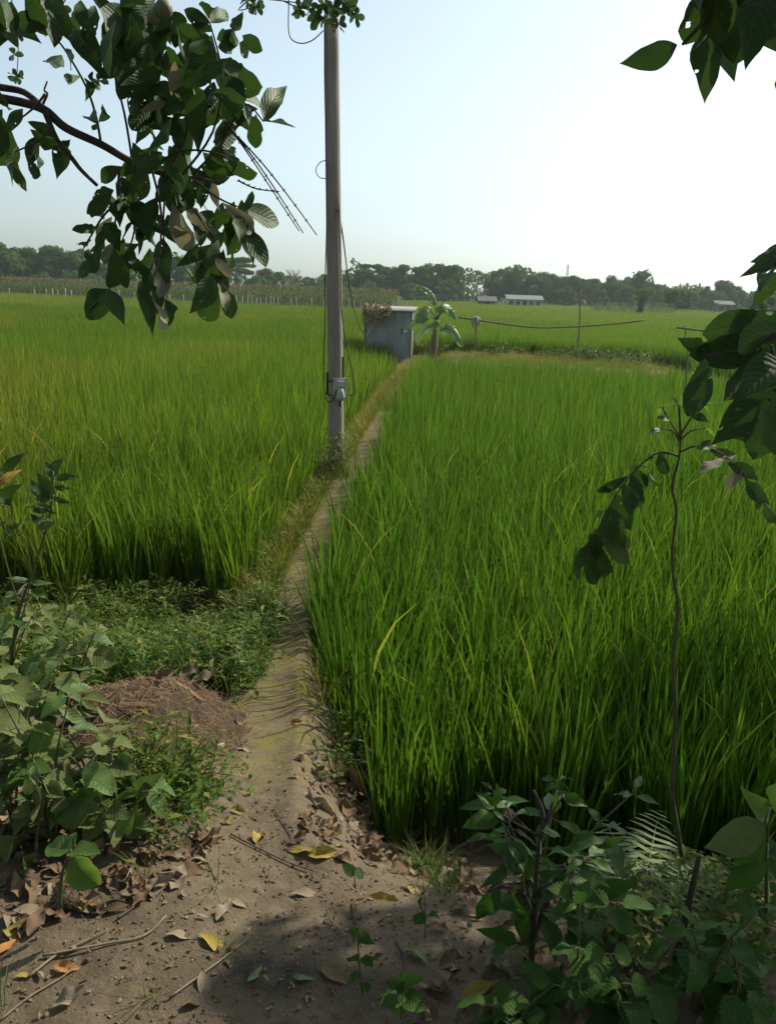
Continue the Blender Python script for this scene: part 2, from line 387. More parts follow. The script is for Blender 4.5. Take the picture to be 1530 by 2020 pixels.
# ------------------------------------------------------------------ scattering for what nobody could count (geometry nodes)
def proto(me):
    return bpy.data.objects.new(me.name, me)          # never linked: read by the node tree as plain geometry
def scatter(name, pts, rot, scl, pick, meshes, label, cat):
    me = bpy.data.meshes.new(name); pts = np.asarray(pts, np.float32)
    me.vertices.add(len(pts)); me.vertices.foreach_set('co', pts.ravel())
    me.attributes.new('rot', 'FLOAT_VECTOR', 'POINT').data.foreach_set('vector', np.asarray(rot, np.float32).ravel())
    me.attributes.new('scl', 'FLOAT', 'POINT').data.foreach_set('value', np.asarray(scl, np.float32))
    me.attributes.new('pick', 'INT', 'POINT').data.foreach_set('value', np.asarray(pick, np.int32))
    for m in {x.materials[0].name: x.materials[0] for x in meshes}.values(): me.materials.append(m)
    o = obj(name, me); tag(o, label, cat, kind='stuff')
    g = bpy.data.node_groups.new('scatter_' + name, 'GeometryNodeTree')
    g.interface.new_socket('Geometry', in_out='INPUT', socket_type='NodeSocketGeometry')
    g.interface.new_socket('Geometry', in_out='OUTPUT', socket_type='NodeSocketGeometry')
    n, l = g.nodes, g.links
    gi, go = n.new('NodeGroupInput'), n.new('NodeGroupOutput')
    j = n.new('GeometryNodeJoinGeometry')
    for x in reversed(meshes):                        # links into a join are read newest first
        oi = n.new('GeometryNodeObjectInfo'); oi.inputs['Object'].default_value = proto(x)
        ti = n.new('GeometryNodeGeometryToInstance'); l.new(oi.outputs['Geometry'], ti.inputs[0]); l.new(ti.outputs[0], j.inputs[0])
    ip = n.new('GeometryNodeInstanceOnPoints'); ip.inputs['Pick Instance'].default_value = True
    def na(nm, t):
        q = n.new('GeometryNodeInputNamedAttribute'); q.data_type = t; q.inputs['Name'].default_value = nm
        return next(s for s in q.outputs if s.enabled and s.name == 'Attribute')
    er = n.new('FunctionNodeEulerToRotation'); l.new(na('rot', 'FLOAT_VECTOR'), er.inputs[0])
    l.new(gi.outputs[0], ip.inputs['Points']); l.new(j.outputs[0], ip.inputs['Instance'])
    l.new(na('pick', 'INT'), ip.inputs['Instance Index']); l.new(er.outputs[0], ip.inputs['Rotation']); l.new(na('scl', 'FLOAT'), ip.inputs['Scale'])
    l.new(ip.outputs[0], go.inputs[0])
    md = o.modifiers.new('scatter', 'NODES'); md.node_group = g
    return o
def blades(name, mat, nb, radius, h, hj, wid, lean, curve, seg, yel=.05, seed=0, splay=1.0, droopers=.0):
    """a tussock of grass blades as one mesh of strips"""
    r = np.random.default_rng(seed)
    a = r.uniform(0, 6.283, nb); rr = radius * np.sqrt(r.uniform(0, 1, nb))
    bx, by = rr * np.cos(a), rr * np.sin(a)
    da = a + r.normal(0, .9, nb)
    H = h * (1 + r.normal(0, hj, nb)).clip(.4, 1.5); ln = np.minimum(np.abs(r.normal(lean, lean * .6, nb)), lean * 2.2) * splay; cv = np.abs(r.normal(curve, curve * .7, nb))
    dr = r.uniform(0, 1, nb) < droopers; cv = np.where(dr, np.minimum(cv, .2) + .16, np.minimum(cv, curve * 2))
    t = np.linspace(0, 1, seg + 1)[None, :]
    hor = (ln[:, None] * t + cv[:, None] * t ** 3) * H[:, None]
    ver = H[:, None] * (t - .5 * np.minimum(cv, .9)[:, None] * t ** 3 * .9)
    X = bx[:, None] + np.cos(da)[:, None] * hor; Y = by[:, None] + np.sin(da)[:, None] * hor
    wa = da + 1.5708 + r.normal(0, .7, nb)
    wt = np.interp(t[0], [0, .15, .6, .85, 1], [.6, .9, 1, .55, .04])
    W2 = wid * r.uniform(.7, 1.25, nb)[:, None] * wt[None, :] * .5
    V = np.stack([np.stack([X - np.cos(wa)[:, None] * W2, Y - np.sin(wa)[:, None] * W2, ver], -1),
                  np.stack([X + np.cos(wa)[:, None] * W2, Y + np.sin(wa)[:, None] * W2, ver], -1)], 2).reshape(-1, 3)
    k = (seg + 1) * 2
    base = (np.arange(nb) * k)[:, None] + (np.arange(seg) * 2)[None, :]
    F = np.stack([base, base + 1, base + 3, base + 2], -1).reshape(-1, 4)
    tn = np.where(r.uniform(0, 1, nb) < yel, r.uniform(.4, 1, nb), r.uniform(0, .12, nb))
    tn = np.where(dr, np.maximum(tn, .75), tn)
    tint = np.repeat(tn, k)
    return np_mesh(name, V, F, mat, tint=tint)
def leafy(name, mat, n_leaf, radius, height, size, seed, ratio=.45, flat=.6, stems=True):
    """a low leafy weed as one mesh of small folded leaves"""
    r = np.random.default_rng(seed); V, F, Tn = [], [], []
    for i in range(n_leaf):
        z = height * r.uniform(.15, 1); a = r.uniform(0, 6.283); q = radius * math.sqrt(r.uniform(0, 1))
        c = np.array([q * math.cos(a), q * math.sin(a), z]); b = r.uniform(0, 6.283)
        d = np.array([math.cos(b), math.sin(b), r.normal(.1, flat * .6)]); d /= np.linalg.norm(d)
        s = np.cross(d, [0, 0, 1]); s /= np.linalg.norm(s) + 1e-6; up = np.cross(s, d)
        L = size * r.uniform(.6, 1.3); W2 = L * ratio * .5; o = len(V)
        V += [c, c + d * L * .5 + s * W2 + up * W2 * .4, c + d * L - up * L * .15, c + d * L * .5 - s * W2 + up * W2 * .4, c + d * L * .5]
        F += [(o, o + 1, o + 4, o), (o, o + 4, o + 3, o), (o + 4, o + 1, o + 2, o + 4), (o + 3, o + 4, o + 2, o + 3)]
        Tn += [r.uniform(0, .25) if r.uniform() > .08 else .8] * 5
        if stems and i % 3 == 0:
            o = len(V); e = .0025
            V += [np.array([0, 0, 0]) + [q * .3 * math.cos(a), q * .3 * math.sin(a), -.02], [q * .3 * math.cos(a) + e, q * .3 * math.sin(a), -.02], c]
            F += [(o, o + 1, o + 2, o)]; Tn += [.3] * 3
    F3 = np.array([f[:3] for f in F])
    return np_mesh(name, np.array(V), F3, mat, tint=Tn)
def proj(P):
    P = np.asarray(P, float).reshape(-1, 3) - np.array(CAM)
    f = P @ np.array(FWD); return 765 + FPX * (P @ np.array(RGT)) / f, 1010 - FPX * (P @ np.array(UPV)) / f
def in_poly(x, y, poly):
    c = np.zeros(len(x), bool); n = len(poly)
    for i in range(n):
        (x1, y1), (x2, y2) = poly[i], poly[(i + 1) % n]
        hit = ((y1 > y) != (y2 > y)) & (x < (x2 - x1) * (y - y1) / (y2 - y1 + 1e-9) + x1); c ^= hit
    return c
def ground_pts(poly, n, seed=0):
    """n terrain points whose pixels lie in a ground region given by its outline"""
    r = np.random.default_rng(seed); W_ = [ong(a, b) for a, b in poly]
    wp = [(p.x, p.y) for p in W_]; xs, ys = [p[0] for p in wp], [p[1] for p in wp]
    out = np.zeros((0, 2))
    while len(out) < n:
        q = np.stack([r.uniform(min(xs), max(xs), n * 3), r.uniform(min(ys), max(ys), n * 3)], 1)
        out = np.vstack([out, q[in_poly(q[:, 0], q[:, 1], wp)]])
    out = out[:n]; return np.column_stack([out, tz(out[:, 0], out[:, 1])])

# ================================================================== THE SETTING
def axis(lo, hi, segs):
    o = [lo]
    for end, st in segs:
        while o[-1] < end - 1e-6: o.append(min(end, o[-1] + st))
    return o
g = 1.28
def grow(start, st, end):
    o = []; x = start
    while x < end: st *= g; x += st; o.append(min(x, end))
    return o
xs_ = axis(-6, 6, [(-2.2, .07), (2.0, .022), (6, .07)]); xs_ = [-q for q in grow(6, .07, 1200)][::-1] + xs_ + grow(6, .07, 1200)
ys_ = axis(.3, 14, [(4.6, .022), (14, .07)]); ys_ = [-q for q in grow(-.3, .05, 1200)][::-1] + ys_ + axis(14.15, 34, [(34, .22)]) + grow(34, .22, 1200)
GX, GY = np.meshgrid(xs_, ys_); nx, ny = len(xs_), len(ys_)
GZ = tz(GX, GY)
idx = np.arange(nx * ny).reshape(ny, nx)
gf = np.stack([idx[:-1, :-1], idx[:-1, 1:], idx[1:, 1:], idx[1:, :-1]], -1).reshape(-1, 4)
m, n, l, b, out = new_mat('soil')
pos = N(n, 'ShaderNodeNewGeometry').outputs['Position']
def attr(nm):
    a_ = N(n, 'ShaderNodeAttribute'); a_.attribute_name = nm; return a_.outputs['Fac']
n1, n2, n3 = noise(n, l, 2.2, 6, pos, .6), noise(n, l, 14, 8, pos, .7), noise(n, l, 70, 6, pos, .75)
c = mixc(n, l, ramp(n, l, n1, [(.3, 0.0), (.7, 1.0)]), (.138, .106, .069), (.082, .063, .042))
c = mixc(n, l, ramp(n, l, n2, [(.42, 0.0), (.62, 1.0)]), c, (.155, .120, .080))
c = mixc(n, l, ramp(n, l, n3, [(.55, 0.0), (.68, .8)]), c, (.085, .066, .048))
moss = math_node(n, l, 'MULTIPLY', attr('moss'), ramp(n, l, noise(n, l, 9, 6, pos, .7), [(.42, 0.0), (.6, 1.0)]))
c = mixc(n, l, math_node(n, l, 'MULTIPLY', moss, .75), c, (.15, .135, .03))
c = mixc(n, l, attr('mud'), c, (.055, .045, .026))
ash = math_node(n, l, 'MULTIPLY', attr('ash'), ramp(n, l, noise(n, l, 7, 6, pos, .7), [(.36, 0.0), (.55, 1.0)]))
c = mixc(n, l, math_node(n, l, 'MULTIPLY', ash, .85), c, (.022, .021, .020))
l.new(c, b.inputs['Base Color']); b.inputs['Roughness'].default_value = .95; b.inputs['Specular IOR Level'].default_value = .15
hh = math_node(n, l, 'ADD', math_node(n, l, 'MULTIPLY', n2, 1.0), math_node(n, l, 'MULTIPLY', n3, .5))
bump(n, l, b, hh, .65, .025)
M['soil'] = m
gm = np_mesh('ground', np.stack([GX, GY, GZ], -1).reshape(-1, 3), gf, M['soil'], smooth_=True)
pc, pz, pw = path_at(GY)
ingap = (1 - smooth(pw * .9, pw + .2, np.abs(GX - pc)))
A = {'moss': ingap * smooth(2.3, 3.0, GY), 'mud': smooth(-.55, -.8, GZ) * (1 - ingap) * smooth(3.0, 3.6, GY)}
ap1, ap2 = ong(535, 1920), ong(690, 1945)
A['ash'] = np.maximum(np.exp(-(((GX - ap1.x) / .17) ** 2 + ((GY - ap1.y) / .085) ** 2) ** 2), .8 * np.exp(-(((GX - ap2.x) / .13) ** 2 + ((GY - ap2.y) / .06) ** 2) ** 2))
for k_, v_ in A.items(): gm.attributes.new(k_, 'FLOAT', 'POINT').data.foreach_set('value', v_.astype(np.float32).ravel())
tag(obj('ground', gm), kind='structure')

# ---- haze: one even, closed box of air
hm, n, l, b, out = new_mat('air'); n.remove(b)
pv = N(n, 'ShaderNodeVolumePrincipled'); pv.inputs['Color'].default_value = (.80, .88, .93, 1); pv.inputs['Density'].default_value = .00034
pv.inputs['Anisotropy'].default_value = .45; pv.inputs['Density Attribute'].default_value = ''
l.new(pv.outputs[0], out.inputs['Volume'])
hz = MB().box((0, 0, 14.0), (1210, 1210, 17.0)).mesh('haze', hm, False)
tag(obj('haze', hz), 'thin pale haze hanging over the fields', 'haze', kind='stuff')

# ================================================================== RICE
FA, FB = at(-260, 570, 124), at(806, 590, 90)          # the field fence runs from FA to FB
def fence_y(x):
    return np.interp(x, [FA.x, FB.x], [FA.y, FB.y])
GAP = np.array([(1.9, 26.1), (5, 25.4), (8.0, 24.4), (8.9, 21), (9.0, 16), (9.8, 9), (10, 3)])
def gap_d(x, y):
    d = np.full(x.shape, 99.)
    for i in range(len(GAP) - 1):
        a, bq = GAP[i], GAP[i + 1]; ab = bq - a
        t = np.clip(((x - a[0]) * ab[0] + (y - a[1]) * ab[1]) / (ab @ ab), 0, 1)
        wdt = 3.9 if i < 2 else (.75 if i < 4 else .3)
        d = np.minimum(d, np.hypot(x - a[0] - t * ab[0], y - a[1] - t * ab[1]) - wdt)
    return d
SHED = (0.08, 30.7)
def rice_mask(x, y):
    pc, pz, pw = path_at(y); by = bank_y(x)
    left = (x < pc - pw - .30) & (y > 5.75 + .12 * np.sin(x * 3)); right = (x > pc + pw + .12 + .004 * y + .09 * np.exp(-((y - 9.2) / 2.2) ** 2) + .05 * np.sin(y * 5) + .25 * smooth(4.4, 3.2, y)) & (y > by - .42 + .12 * np.sin(x * 4))
    ok = (left | right) & ((y < 30.0) | (x < -1.3) | (x > 1.7))
    ok |= (y > 33.0)
    ok &= gap_d(x, y) > 0
    ok &= ~((np.abs(x - SHED[0]) < 1.45) & (y > 29.4) & (y < 32.8))
    ok &= ~((x > FA.x) & (x < FB.x + .5) & (y > fence_y(x) - .4) & (y < fence_y(x) + 62))
    pole = np.hypot(x - POLE_B.x, y - POLE_B.y) < .42
    return ok & ~pole
POLE_B = onz(664, 938, -.72)
def rice_points(y0, y1, st, half=.66, pad=2.2, seed=0):
    r = np.random.default_rng(seed)
    W_ = half * y1 + pad
    gx, gy = np.meshgrid(np.arange(-W_, W_, st), np.arange(y0, y1, st))
    gx = gx.ravel() + r.uniform(-.36, .36, gx.size) * st; gy = gy.ravel() + r.uniform(-.36, .36, gy.size) * st
    k = (np.abs(gx) < half * gy + pad) & (gy >= y0) & (gy < y1); gx, gy = gx[k], gy[k]
    k = rice_mask(gx, gy); return gx[k], gy[k]
def paddy(name, label, parts):
    """parts: list of (x, y, meshes, scale range, tilt)"""
    P, RO, S, K, ME = [], [], [], [], []
    r = np.random.default_rng(len(name))
    for x, y, ms, (s0, s1), tilt in parts:
        k = len(x); P.append(np.column_stack([x, y, np.minimum(tz(x, y), -.35) - .01]))
        RO.append(np.column_stack([r.normal(0, tilt, k), r.normal(-.04, tilt, k), r.uniform(0, 6.283, k)]))
        S.append(r.uniform(s0, s1, k)); K.append(r.integers(0, len(ms), k) + len(ME)); ME += ms
    return scatter(name, np.vstack(P), np.vstack(RO), np.concatenate(S), np.concatenate(K), ME, label, 'rice')
def split_side(x, y):
    return x < path_at(np.minimum(y, 30))[0]
def tussocks(mat, tagname, yel, h0):
    A_ = [blades(f'rice_tussock_{tagname}', M[mat], 34, .085, h0 * .93, .25, .0130, .10, .075, 5, yel, 40 + i, droopers=.006) for i in range(5)]
    B_ = [blades(f'rice_tussock_mid_{tagname}', M[mat], 26, .10, h0, .19, .0145, .095, .07, 3, yel, 60 + i, droopers=.015) for i in range(5)]
    C_ = [blades(f'rice_patch_{tagname}', M[mat], 170, .55, h0 * .98, .17, .024, .10, .08, 2, yel, 80 + i, droopers=.06) for i in range(4)]
    return A_, B_, C_
RA, RB, RC = tussocks('rice', 'green', .02, .74)
LA, LB, LC = tussocks('rice_left', 'ripening', .06, .72)
D_ = [blades('rice_patch_distant', M['rice_far'], 230, 1.9, .70, .12, .065, .12, .12, 1, .08, 90 + i) for i in range(4)]
x1, y1 = rice_points(2.7, 9.5, .178, seed=1); x2, y2 = rice_points(9.5, 26, .20, seed=2); x3, y3 = rice_points(26, 62, .62, seed=3)
x4, y4 = rice_points(62, 215, 2.1, .72, 4, seed=4)
s1_, s2_ = split_side(x1, y1), split_side(x2, y2)
s3_ = (x3 < path_at(np.full_like(x3, 29.))[0])
paddy('rice_paddy', 'fresh green rice on the open side of the footpath, standing dense to the bund',
      [(x1[~s1_], y1[~s1_], RA, (.82, 1.12), .07), (x2[~s2_], y2[~s2_], RB, (.85, 1.1), .06), (x3[~s3_ & (y3 < 30)], y3[~s3_ & (y3 < 30)], RC, (.9, 1.05), .04)])
paddy('rice_paddy', 'ripening yellow-green rice behind the concrete pole, reaching to the fenced corn',
      [(x1[s1_], y1[s1_], LA, (.85, 1.15), .07), (x2[s2_], y2[s2_], LB, (.85, 1.1), .06), (x3[s3_], y3[s3_], LC, (.9, 1.05), .04)])
ex, ey = np.meshgrid(np.arange(1.4, 10.5, .13), np.arange(0, 1.6, .16)); ex = ex.ravel(); r = np.random.default_rng(4); ex = ex + r.uniform(-.06, .06, ex.size); ey = ey.ravel() + 29.7 - .25 * (ex - 2) + r.uniform(-.06, .06, ex.size)
k3 = ~s3_ & (y3 >= 30)
paddy('rice_paddy', 'distant rice fields beyond the bund, green and pale gold up to the tree line',
      [(x3[k3], y3[k3], [blades('rice_patch_beyond', M['rice_far'], 150, .55, .74, .12, .024, .12, .14, 2, .06, 70 + i) for i in range(3)], (.95, 1.1), .04),
       (ex, ey, RB, (1.0, 1.2), .05), (x4, y4, D_, (.9, 1.1), .03)])

# ---- verge grass along the trodden bund
def strip_pts(y0, y1, n_, o0, o1, side, seed):
    r = np.random.default_rng(seed); y = r.uniform(y0, y1, n_); pc, pz, pw = path_at(y)
    x = pc + side * (pw + r.uniform(o0, o1, n_)); return np.column_stack([x, y, tz(x, y)])
def grass_scatter(name, P, meshes, s0, s1, tilt, label, cat, seed=0, lean=(0, 0)):
    r = np.random.default_rng(seed); k = len(P)
    return scatter(name, P, np.column_stack([r.normal(lean[0], tilt, k), r.normal(lean[1], tilt, k), r.uniform(0, 6.283, k)]), r.uniform(s0, s1, k), r.integers(0, len(meshes), k), meshes, label, cat)
VG = [blades('verge_tuft', M['verge'], 22, .05, .24, .3, .006, .4, .45, 3, .4, 120 + i) for i in range(4)]
VP = np.vstack([strip_pts(5.2, 12, 420, .04, .34, -1, 1), strip_pts(10.0, 27, 1100, -.02, .32, -1, 2), strip_pts(15.5, 27, 600, -.5, -.1, -1, 4), strip_pts(3.6, 8, 45, .08, .18, 1, 3)])
grass_scatter('verge_grass', VP, VG, .45, 1.0, .15, 'yellowing grass fringing the edge of the trodden bund', 'grass', 5)
WD = [leafy('weed', M['weed'], 30, .07, .13, .034, 130 + i) for i in range(4)] + [leafy('weed_creeping', M['weed'], 18, .08, .05, .026, 140 + i, .6) for i in range(3)]
WP = np.vstack([ground_pts([(150, 1185), (330, 1190), (545, 1215), (512, 1330), (470, 1420), (420, 1380), (350, 1310), (270, 1300), (200, 1320), (120, 1340), (0, 1340), (0, 1185)], 2100, 1),
                ground_pts([(230, 1490), (420, 1450), (470, 1440), (465, 1520), (440, 1620), (330, 1680), (240, 1640)], 70, 2),
                strip_pts(3.4, 9.5, 400, .09, .32, -1, 6), strip_pts(2.8, 6.5, 75, .14, .3, 1, 7)])
hp0 = ong(308, 1392); WP = WP[np.hypot((WP[:, 0] - hp0.x) / .42, (WP[:, 1] - hp0.y) / .60) > .97]
WP = WP[(wob(WP[:, 0] * 2, WP[:, 1] * 2, .35) > -.22)]
grass_scatter('ground_weeds', WP, WD, .35, 1.55, .25, 'low leafy green weeds matted beside the path and the rotting heap', 'weeds', 6)

# ================================================================== POLE, SHED, BANANA, RAILS
M['concrete'] = plain_mat('pole_concrete', (.29, .25, .20), (.16, .132, .105), 5, .85, .35, .01, stretch=(1, 1, .22))
M['black'] = plain_mat('black_cable', (.018, .018, .018), (.03, .03, .03), 20, .6, 0)
M['white_cable'] = plain_mat('pale_cable', (.45, .45, .43), (.35, .35, .33), 20, .6, 0)
M['board'] = plain_mat('grey_board', (.46, .44, .40), (.34, .32, .28), 12, .7, .2, .004)
M['clear'] = plain_mat('clear_cover', (.38, .36, .30), (.28, .26, .22), 14, .35, .1, .004)
M['tin'] = plain_mat('corrugated_tin', (.32, .34, .335), (.22, .22, .205), 3.5, .6, .15, .004, metal=.1, stretch=(1, 1, .3))
M['tin_edge'] = plain_mat('worn_tin', (.27, .275, .27), (.19, .16, .13), 7, .55, .2, .004, metal=.3)
M['bamboo'] = plain_mat('bamboo', (.20, .17, .09), (.12, .10, .06), 10, .6, .3, .005)
M['rag'] = plain_mat('grey_rag', (.34, .32, .27), (.22, .2, .17), 9, .9, .5, .01)

PB = Vector((POLE_B.x, POLE_B.y, T(POLE_B.x, POLE_B.y) - .05)); PT = at(653, 32, POLE_B.y - .05)
pole = thing('utility_pole', 'tall round concrete pole at the field edge with a small junction board strapped on', 'pole', PB)
def on_pole(py):
    d = ray(658, py); yv = PB.y
    z = (CAM + d * (yv / d.y)).z; t = (z - PB.z) / (PT.z - PB.z); return PB.lerp(PT, t), .098 - .018 * t
MB().tube([PB, PB.lerp(PT, .5), PT], [.101, .091, .082], 28, 6).part('shaft', M['concrete'], pole)
cB, rB = on_pole(764)
toC = (CAM - cB); toC.z = 0; toC.normalize(); sideR = Vector((-toC.y, toC.x, 0))
if sideR.x < 0: sideR = -sideR
def pb(rt, fw, up): return cB + sideR * rt + toC * fw + Vector((0, 0, up))
brz = math.atan2(toC.x, -toC.y)
bd_ = MB().box(pb(.055, rB + .03, 0), (.085, .012, .132), brz).part('backing_board', M['board'], pole, False)
MB().box(pb(.065, rB + .065, .065), (.042, .028, .035), brz).part('fuse_holder', M['board'], pole, False)
cv = MB(); cv.tube([pb(.06, rB + .05, .02), pb(.062, rB + .08, -.03), pb(.065, rB + .07, -.10), pb(.065, rB + .045, -.12)], [.02, .045, .055, .03], 10, 3); cv.part('glass_cover', M['clear'], pole)
for sx, sz in ((-1, 1), (1, 1), (-1, -1), (1, -1)):
    MB().tube([pb(.055 + sx * .07, rB + .04, sz * .115), pb(.055 + sx * .07, rB + .05, sz * .115)], .008, 8, 1).part('screw', M['black'], pole)
MB().box(pb(.085, rB - .01, .22), (.011, .008, .17), brz).part('bracket_bar', M['black'], pole, False)
MB().box(pb(.06, rB - .005, -.17), (.012, .008, .06), brz).part('bracket_bar', M['black'], pole, False)
MB().box(pb(-rB - .012, .02, .05), (.013, .02, .14), brz).part('bracket_plate', M['black'], pole, False)
for up in (.085, -.09):
    st = MB(); ring = [cB + Vector((math.cos(a) * (rB + .006), math.sin(a) * (rB + .006), up)) for a in np.linspace(0, 6.283, 25)]
    st.tube(ring, .008, 6, 1, False).part('strap', M['black'], pole)
def cable(name, label, pix, mat, rad, jit=0, y=None):
    pts = []
    for q in pix:
        yy = q[2] if len(q) > 2 else y
        pts.append(at(q[0], q[1], yy))
    me = MB().tube(pts, rad, 5, 6)
    o = obj(name, me.mesh(name, M[mat])); return tag(o, label, 'cable', 'cables on the pole')
yP = PB.y - .13
cable('cable', 'black cable hanging slack down the shaded flank of the pole to the junction board', [(641, 0, yP), (640, 140, yP), (643, 300, yP), (644, 440, yP), (641, 560, yP), (641, 640, yP), (638, 720, yP), (641, 778, yP), (648, 793, yP), (657, 786, yP - .03), (664, 770, yP - .03)], 'black', .007)
cable('cable', 'black cable sagging in a long loop from the pole to the junction board', [(668, 400, yP), (671, 500, yP), (673, 600, yP), (681, 670, yP), (692, 720, yP), (699, 770, yP), (692, 780, yP), (681, 774, yP), (673, 764, yP)], 'black', .0075)
cable('cable', 'thin black service cable strung from the pole down to the tin shed', [(668, 415, yP), (678, 480, 13), (688, 560, 18), (698, 610, 23), (710, 648, 28), (719, 660, 29.45)], 'black', .012)
cable('cable', 'pale cable end looping up the corner of the tin shed', [(719, 660, 29.45), (726, 657, 29.4), (733, 640, 29.4), (738, 622, 29.4)], 'white_cable', .02)
cable('cable', 'thin wire drooping in a wide loop near the top of the pole', [(572, -40, yP), (569, 20, yP), (571, 70, yP), (590, 85, yP), (615, 80, yP), (638, 60, yP)], 'black', .0065)
cable('cable', 'small wire loop sticking out halfway up the pole', [(645, 316, yP), (632, 320, yP), (623, 335, yP), (630, 350, yP), (645, 352, yP)], 'black', .005)

# ---- tin shed
def corrugated(p0, p1, z0, z1, pitch, amp, nrm, roof=False):
    d = p1 - p0; Ln = d.length; k = max(8, int(Ln / pitch * 6)); V, F = [], []
    for i in range(k + 1):
        s = i / k * Ln; off = nrm * amp * math.sin(s / pitch * 6.283); p = p0 + d * (i / k) + off
        V += [(p.x, p.y, z0 + p.z), (p.x, p.y, z1 + p.z)]
    for i in range(k): F.append((2 * i, 2 * i + 2, 2 * i + 3, 2 * i + 1))
    return V, F
zs = T(0, 30) - .05
sA, sB = Vector((at(719, 690, 29.7).x, 29.7, 0)), Vector((at(809, 690, 29.2).x, 29.2, 0))
sdir = (sB - sA).normalized(); snrm = Vector((sdir.y, -sdir.x, 0)); sdep = Vector((.10, 1.5, 0))
top0 = at(719, 612, 29.7).z; topb = at(809, 612, 29.2).z
shed = thing('tin_shed', 'small windowless shed of grey corrugated tin standing in the rice field', 'shed', (sA.x, sA.y, zs))
for i in range(3):
    a, bq = sA.lerp(sB, i / 3 - (.012 if i else 0)) + snrm * .004 * i, sA.lerp(sB, (i + 1) / 3) + snrm * .004 * i
    MB().add(*corrugated(a, bq, zs, min(top0, topb), .095, .019, snrm)).part('wall_sheet', M['tin'], shed)
sC = sB + sdep; sD = sA + sdep; en = Vector((sdep.y, -sdep.x, 0)).normalized()
for a, bq in ((sB, sB.lerp(sC, .5)), (sB.lerp(sC, .49), sC), (sA, sA.lerp(sD, .5)), (sA.lerp(sD, .49), sD), (sD, sD.lerp(sC, .5)), (sD.lerp(sC, .49), sC)):
    MB().add(*corrugated(a, bq, zs, min(top0, topb) - .01, .095, .019, en)).part('wall_sheet', M['tin'], shed)
for q in (sA, sB, sC, sD): MB().box(q + Vector((0, 0, (zs + top0) / 2)), (.03, .03, (top0 - zs) / 2)).part('corner_post', M['bamboo'], shed, False)
for i in range(3):
    a, bq = (sA - sdir * .12).lerp(sB + sdir * .14, i / 3), (sA - sdir * .12).lerp(sB + sdir * .14, (i + 1) / 3 + .012)
    V_, F_ = [], []
    k = 60
    for j in range(k + 1):
        s = j / k; p = a.lerp(bq, s); zz = .011 * math.sin(s * (bq - a).length / .076 * 6.283) + .004 * i
        f_ = p + snrm * .14; r_ = p + sdep - snrm * .12
        V_ += [(f_.x, f_.y, top0 + .02 + zz), (r_.x, r_.y, top0 + .16 + zz), (f_.x, f_.y, top0 + .006 + zz), (r_.x, r_.y, top0 + .146 + zz)]
    for j in range(k): o4 = 4 * j; F_ += [(o4, o4 + 4, o4 + 5, o4 + 1), (o4 + 2, o4 + 3, o4 + 7, o4 + 6), (o4, o4 + 2, o4 + 6, o4 + 4)]
    MB().add(V_, F_).part('roof_sheet', M['tin_edge'], shed, True)
MB().tube([sB + snrm * .03 - sdir * .35 + Vector((0, 0, zs + 1.28)), sB + snrm * .03 - sdir * .35 + Vector((0, 0, zs + 1.05))], .016, 6, 1).part('latch', M['black'], shed)
# dry creeper lying over the roof corner
cr = at(738, 607, 29.35); crv = thing('dry_creeper', 'tangle of withered brown creeper draped over the shed roof', 'creeper', (cr.x, cr.y, cr.z))
cme = MB(); V_, F_ = [], []
rr_ = np.random.default_rng(3)
for i in range(26):
    x0 = cr.x + rr_.uniform(-.38, .55); y0 = cr.y - .12 + rr_.uniform(-.06, .1)
    ln = rr_.uniform(.15, .62) * (1.2 - abs(x0 - cr.x - .1))
    pts = [Vector((x0, y0 + .5, cr.z + .05)), Vector((x0 + .03, y0 + .12, cr.z + rr_.uniform(.05, .16))), Vector((x0 + rr_.uniform(-.05, .05), y0 - .04, cr.z - .1)), Vector((x0 + rr_.uniform(-.1, .1), y0 - .06, cr.z - ln - .1))]
    cme.tube(pts, .008, 4, 3)
    for j in range(46):
        t = rr_.uniform(0, 1) ** .8; p = (pts[1].lerp(pts[2], t * 2) if t < .5 else pts[2].lerp(pts[3], t * 2 - 1)) + Vector(rr_.normal(0, .045, 3))
        d = Vector(rr_.normal(0, 1, 3)).normalized() * .075; s = d.orthogonal().normalized() * .034; o = len(V_)
        V_ += [p, p + d * .5 + s, p + d, p + d * .5 - s]; F_ += [(o, o + 1, o + 2, o + 3)]
cme.part('stem', M['pale_twig'], crv)
M['withered'] = plain_mat('withered_leaf', (.33, .27, .14), (.22, .17, .08), 2.5, .85, 0)
tag(child('foliage', np_mesh('foliage', [tuple(v) for v in V_], F_, M['withered']), crv), kind='stuff')

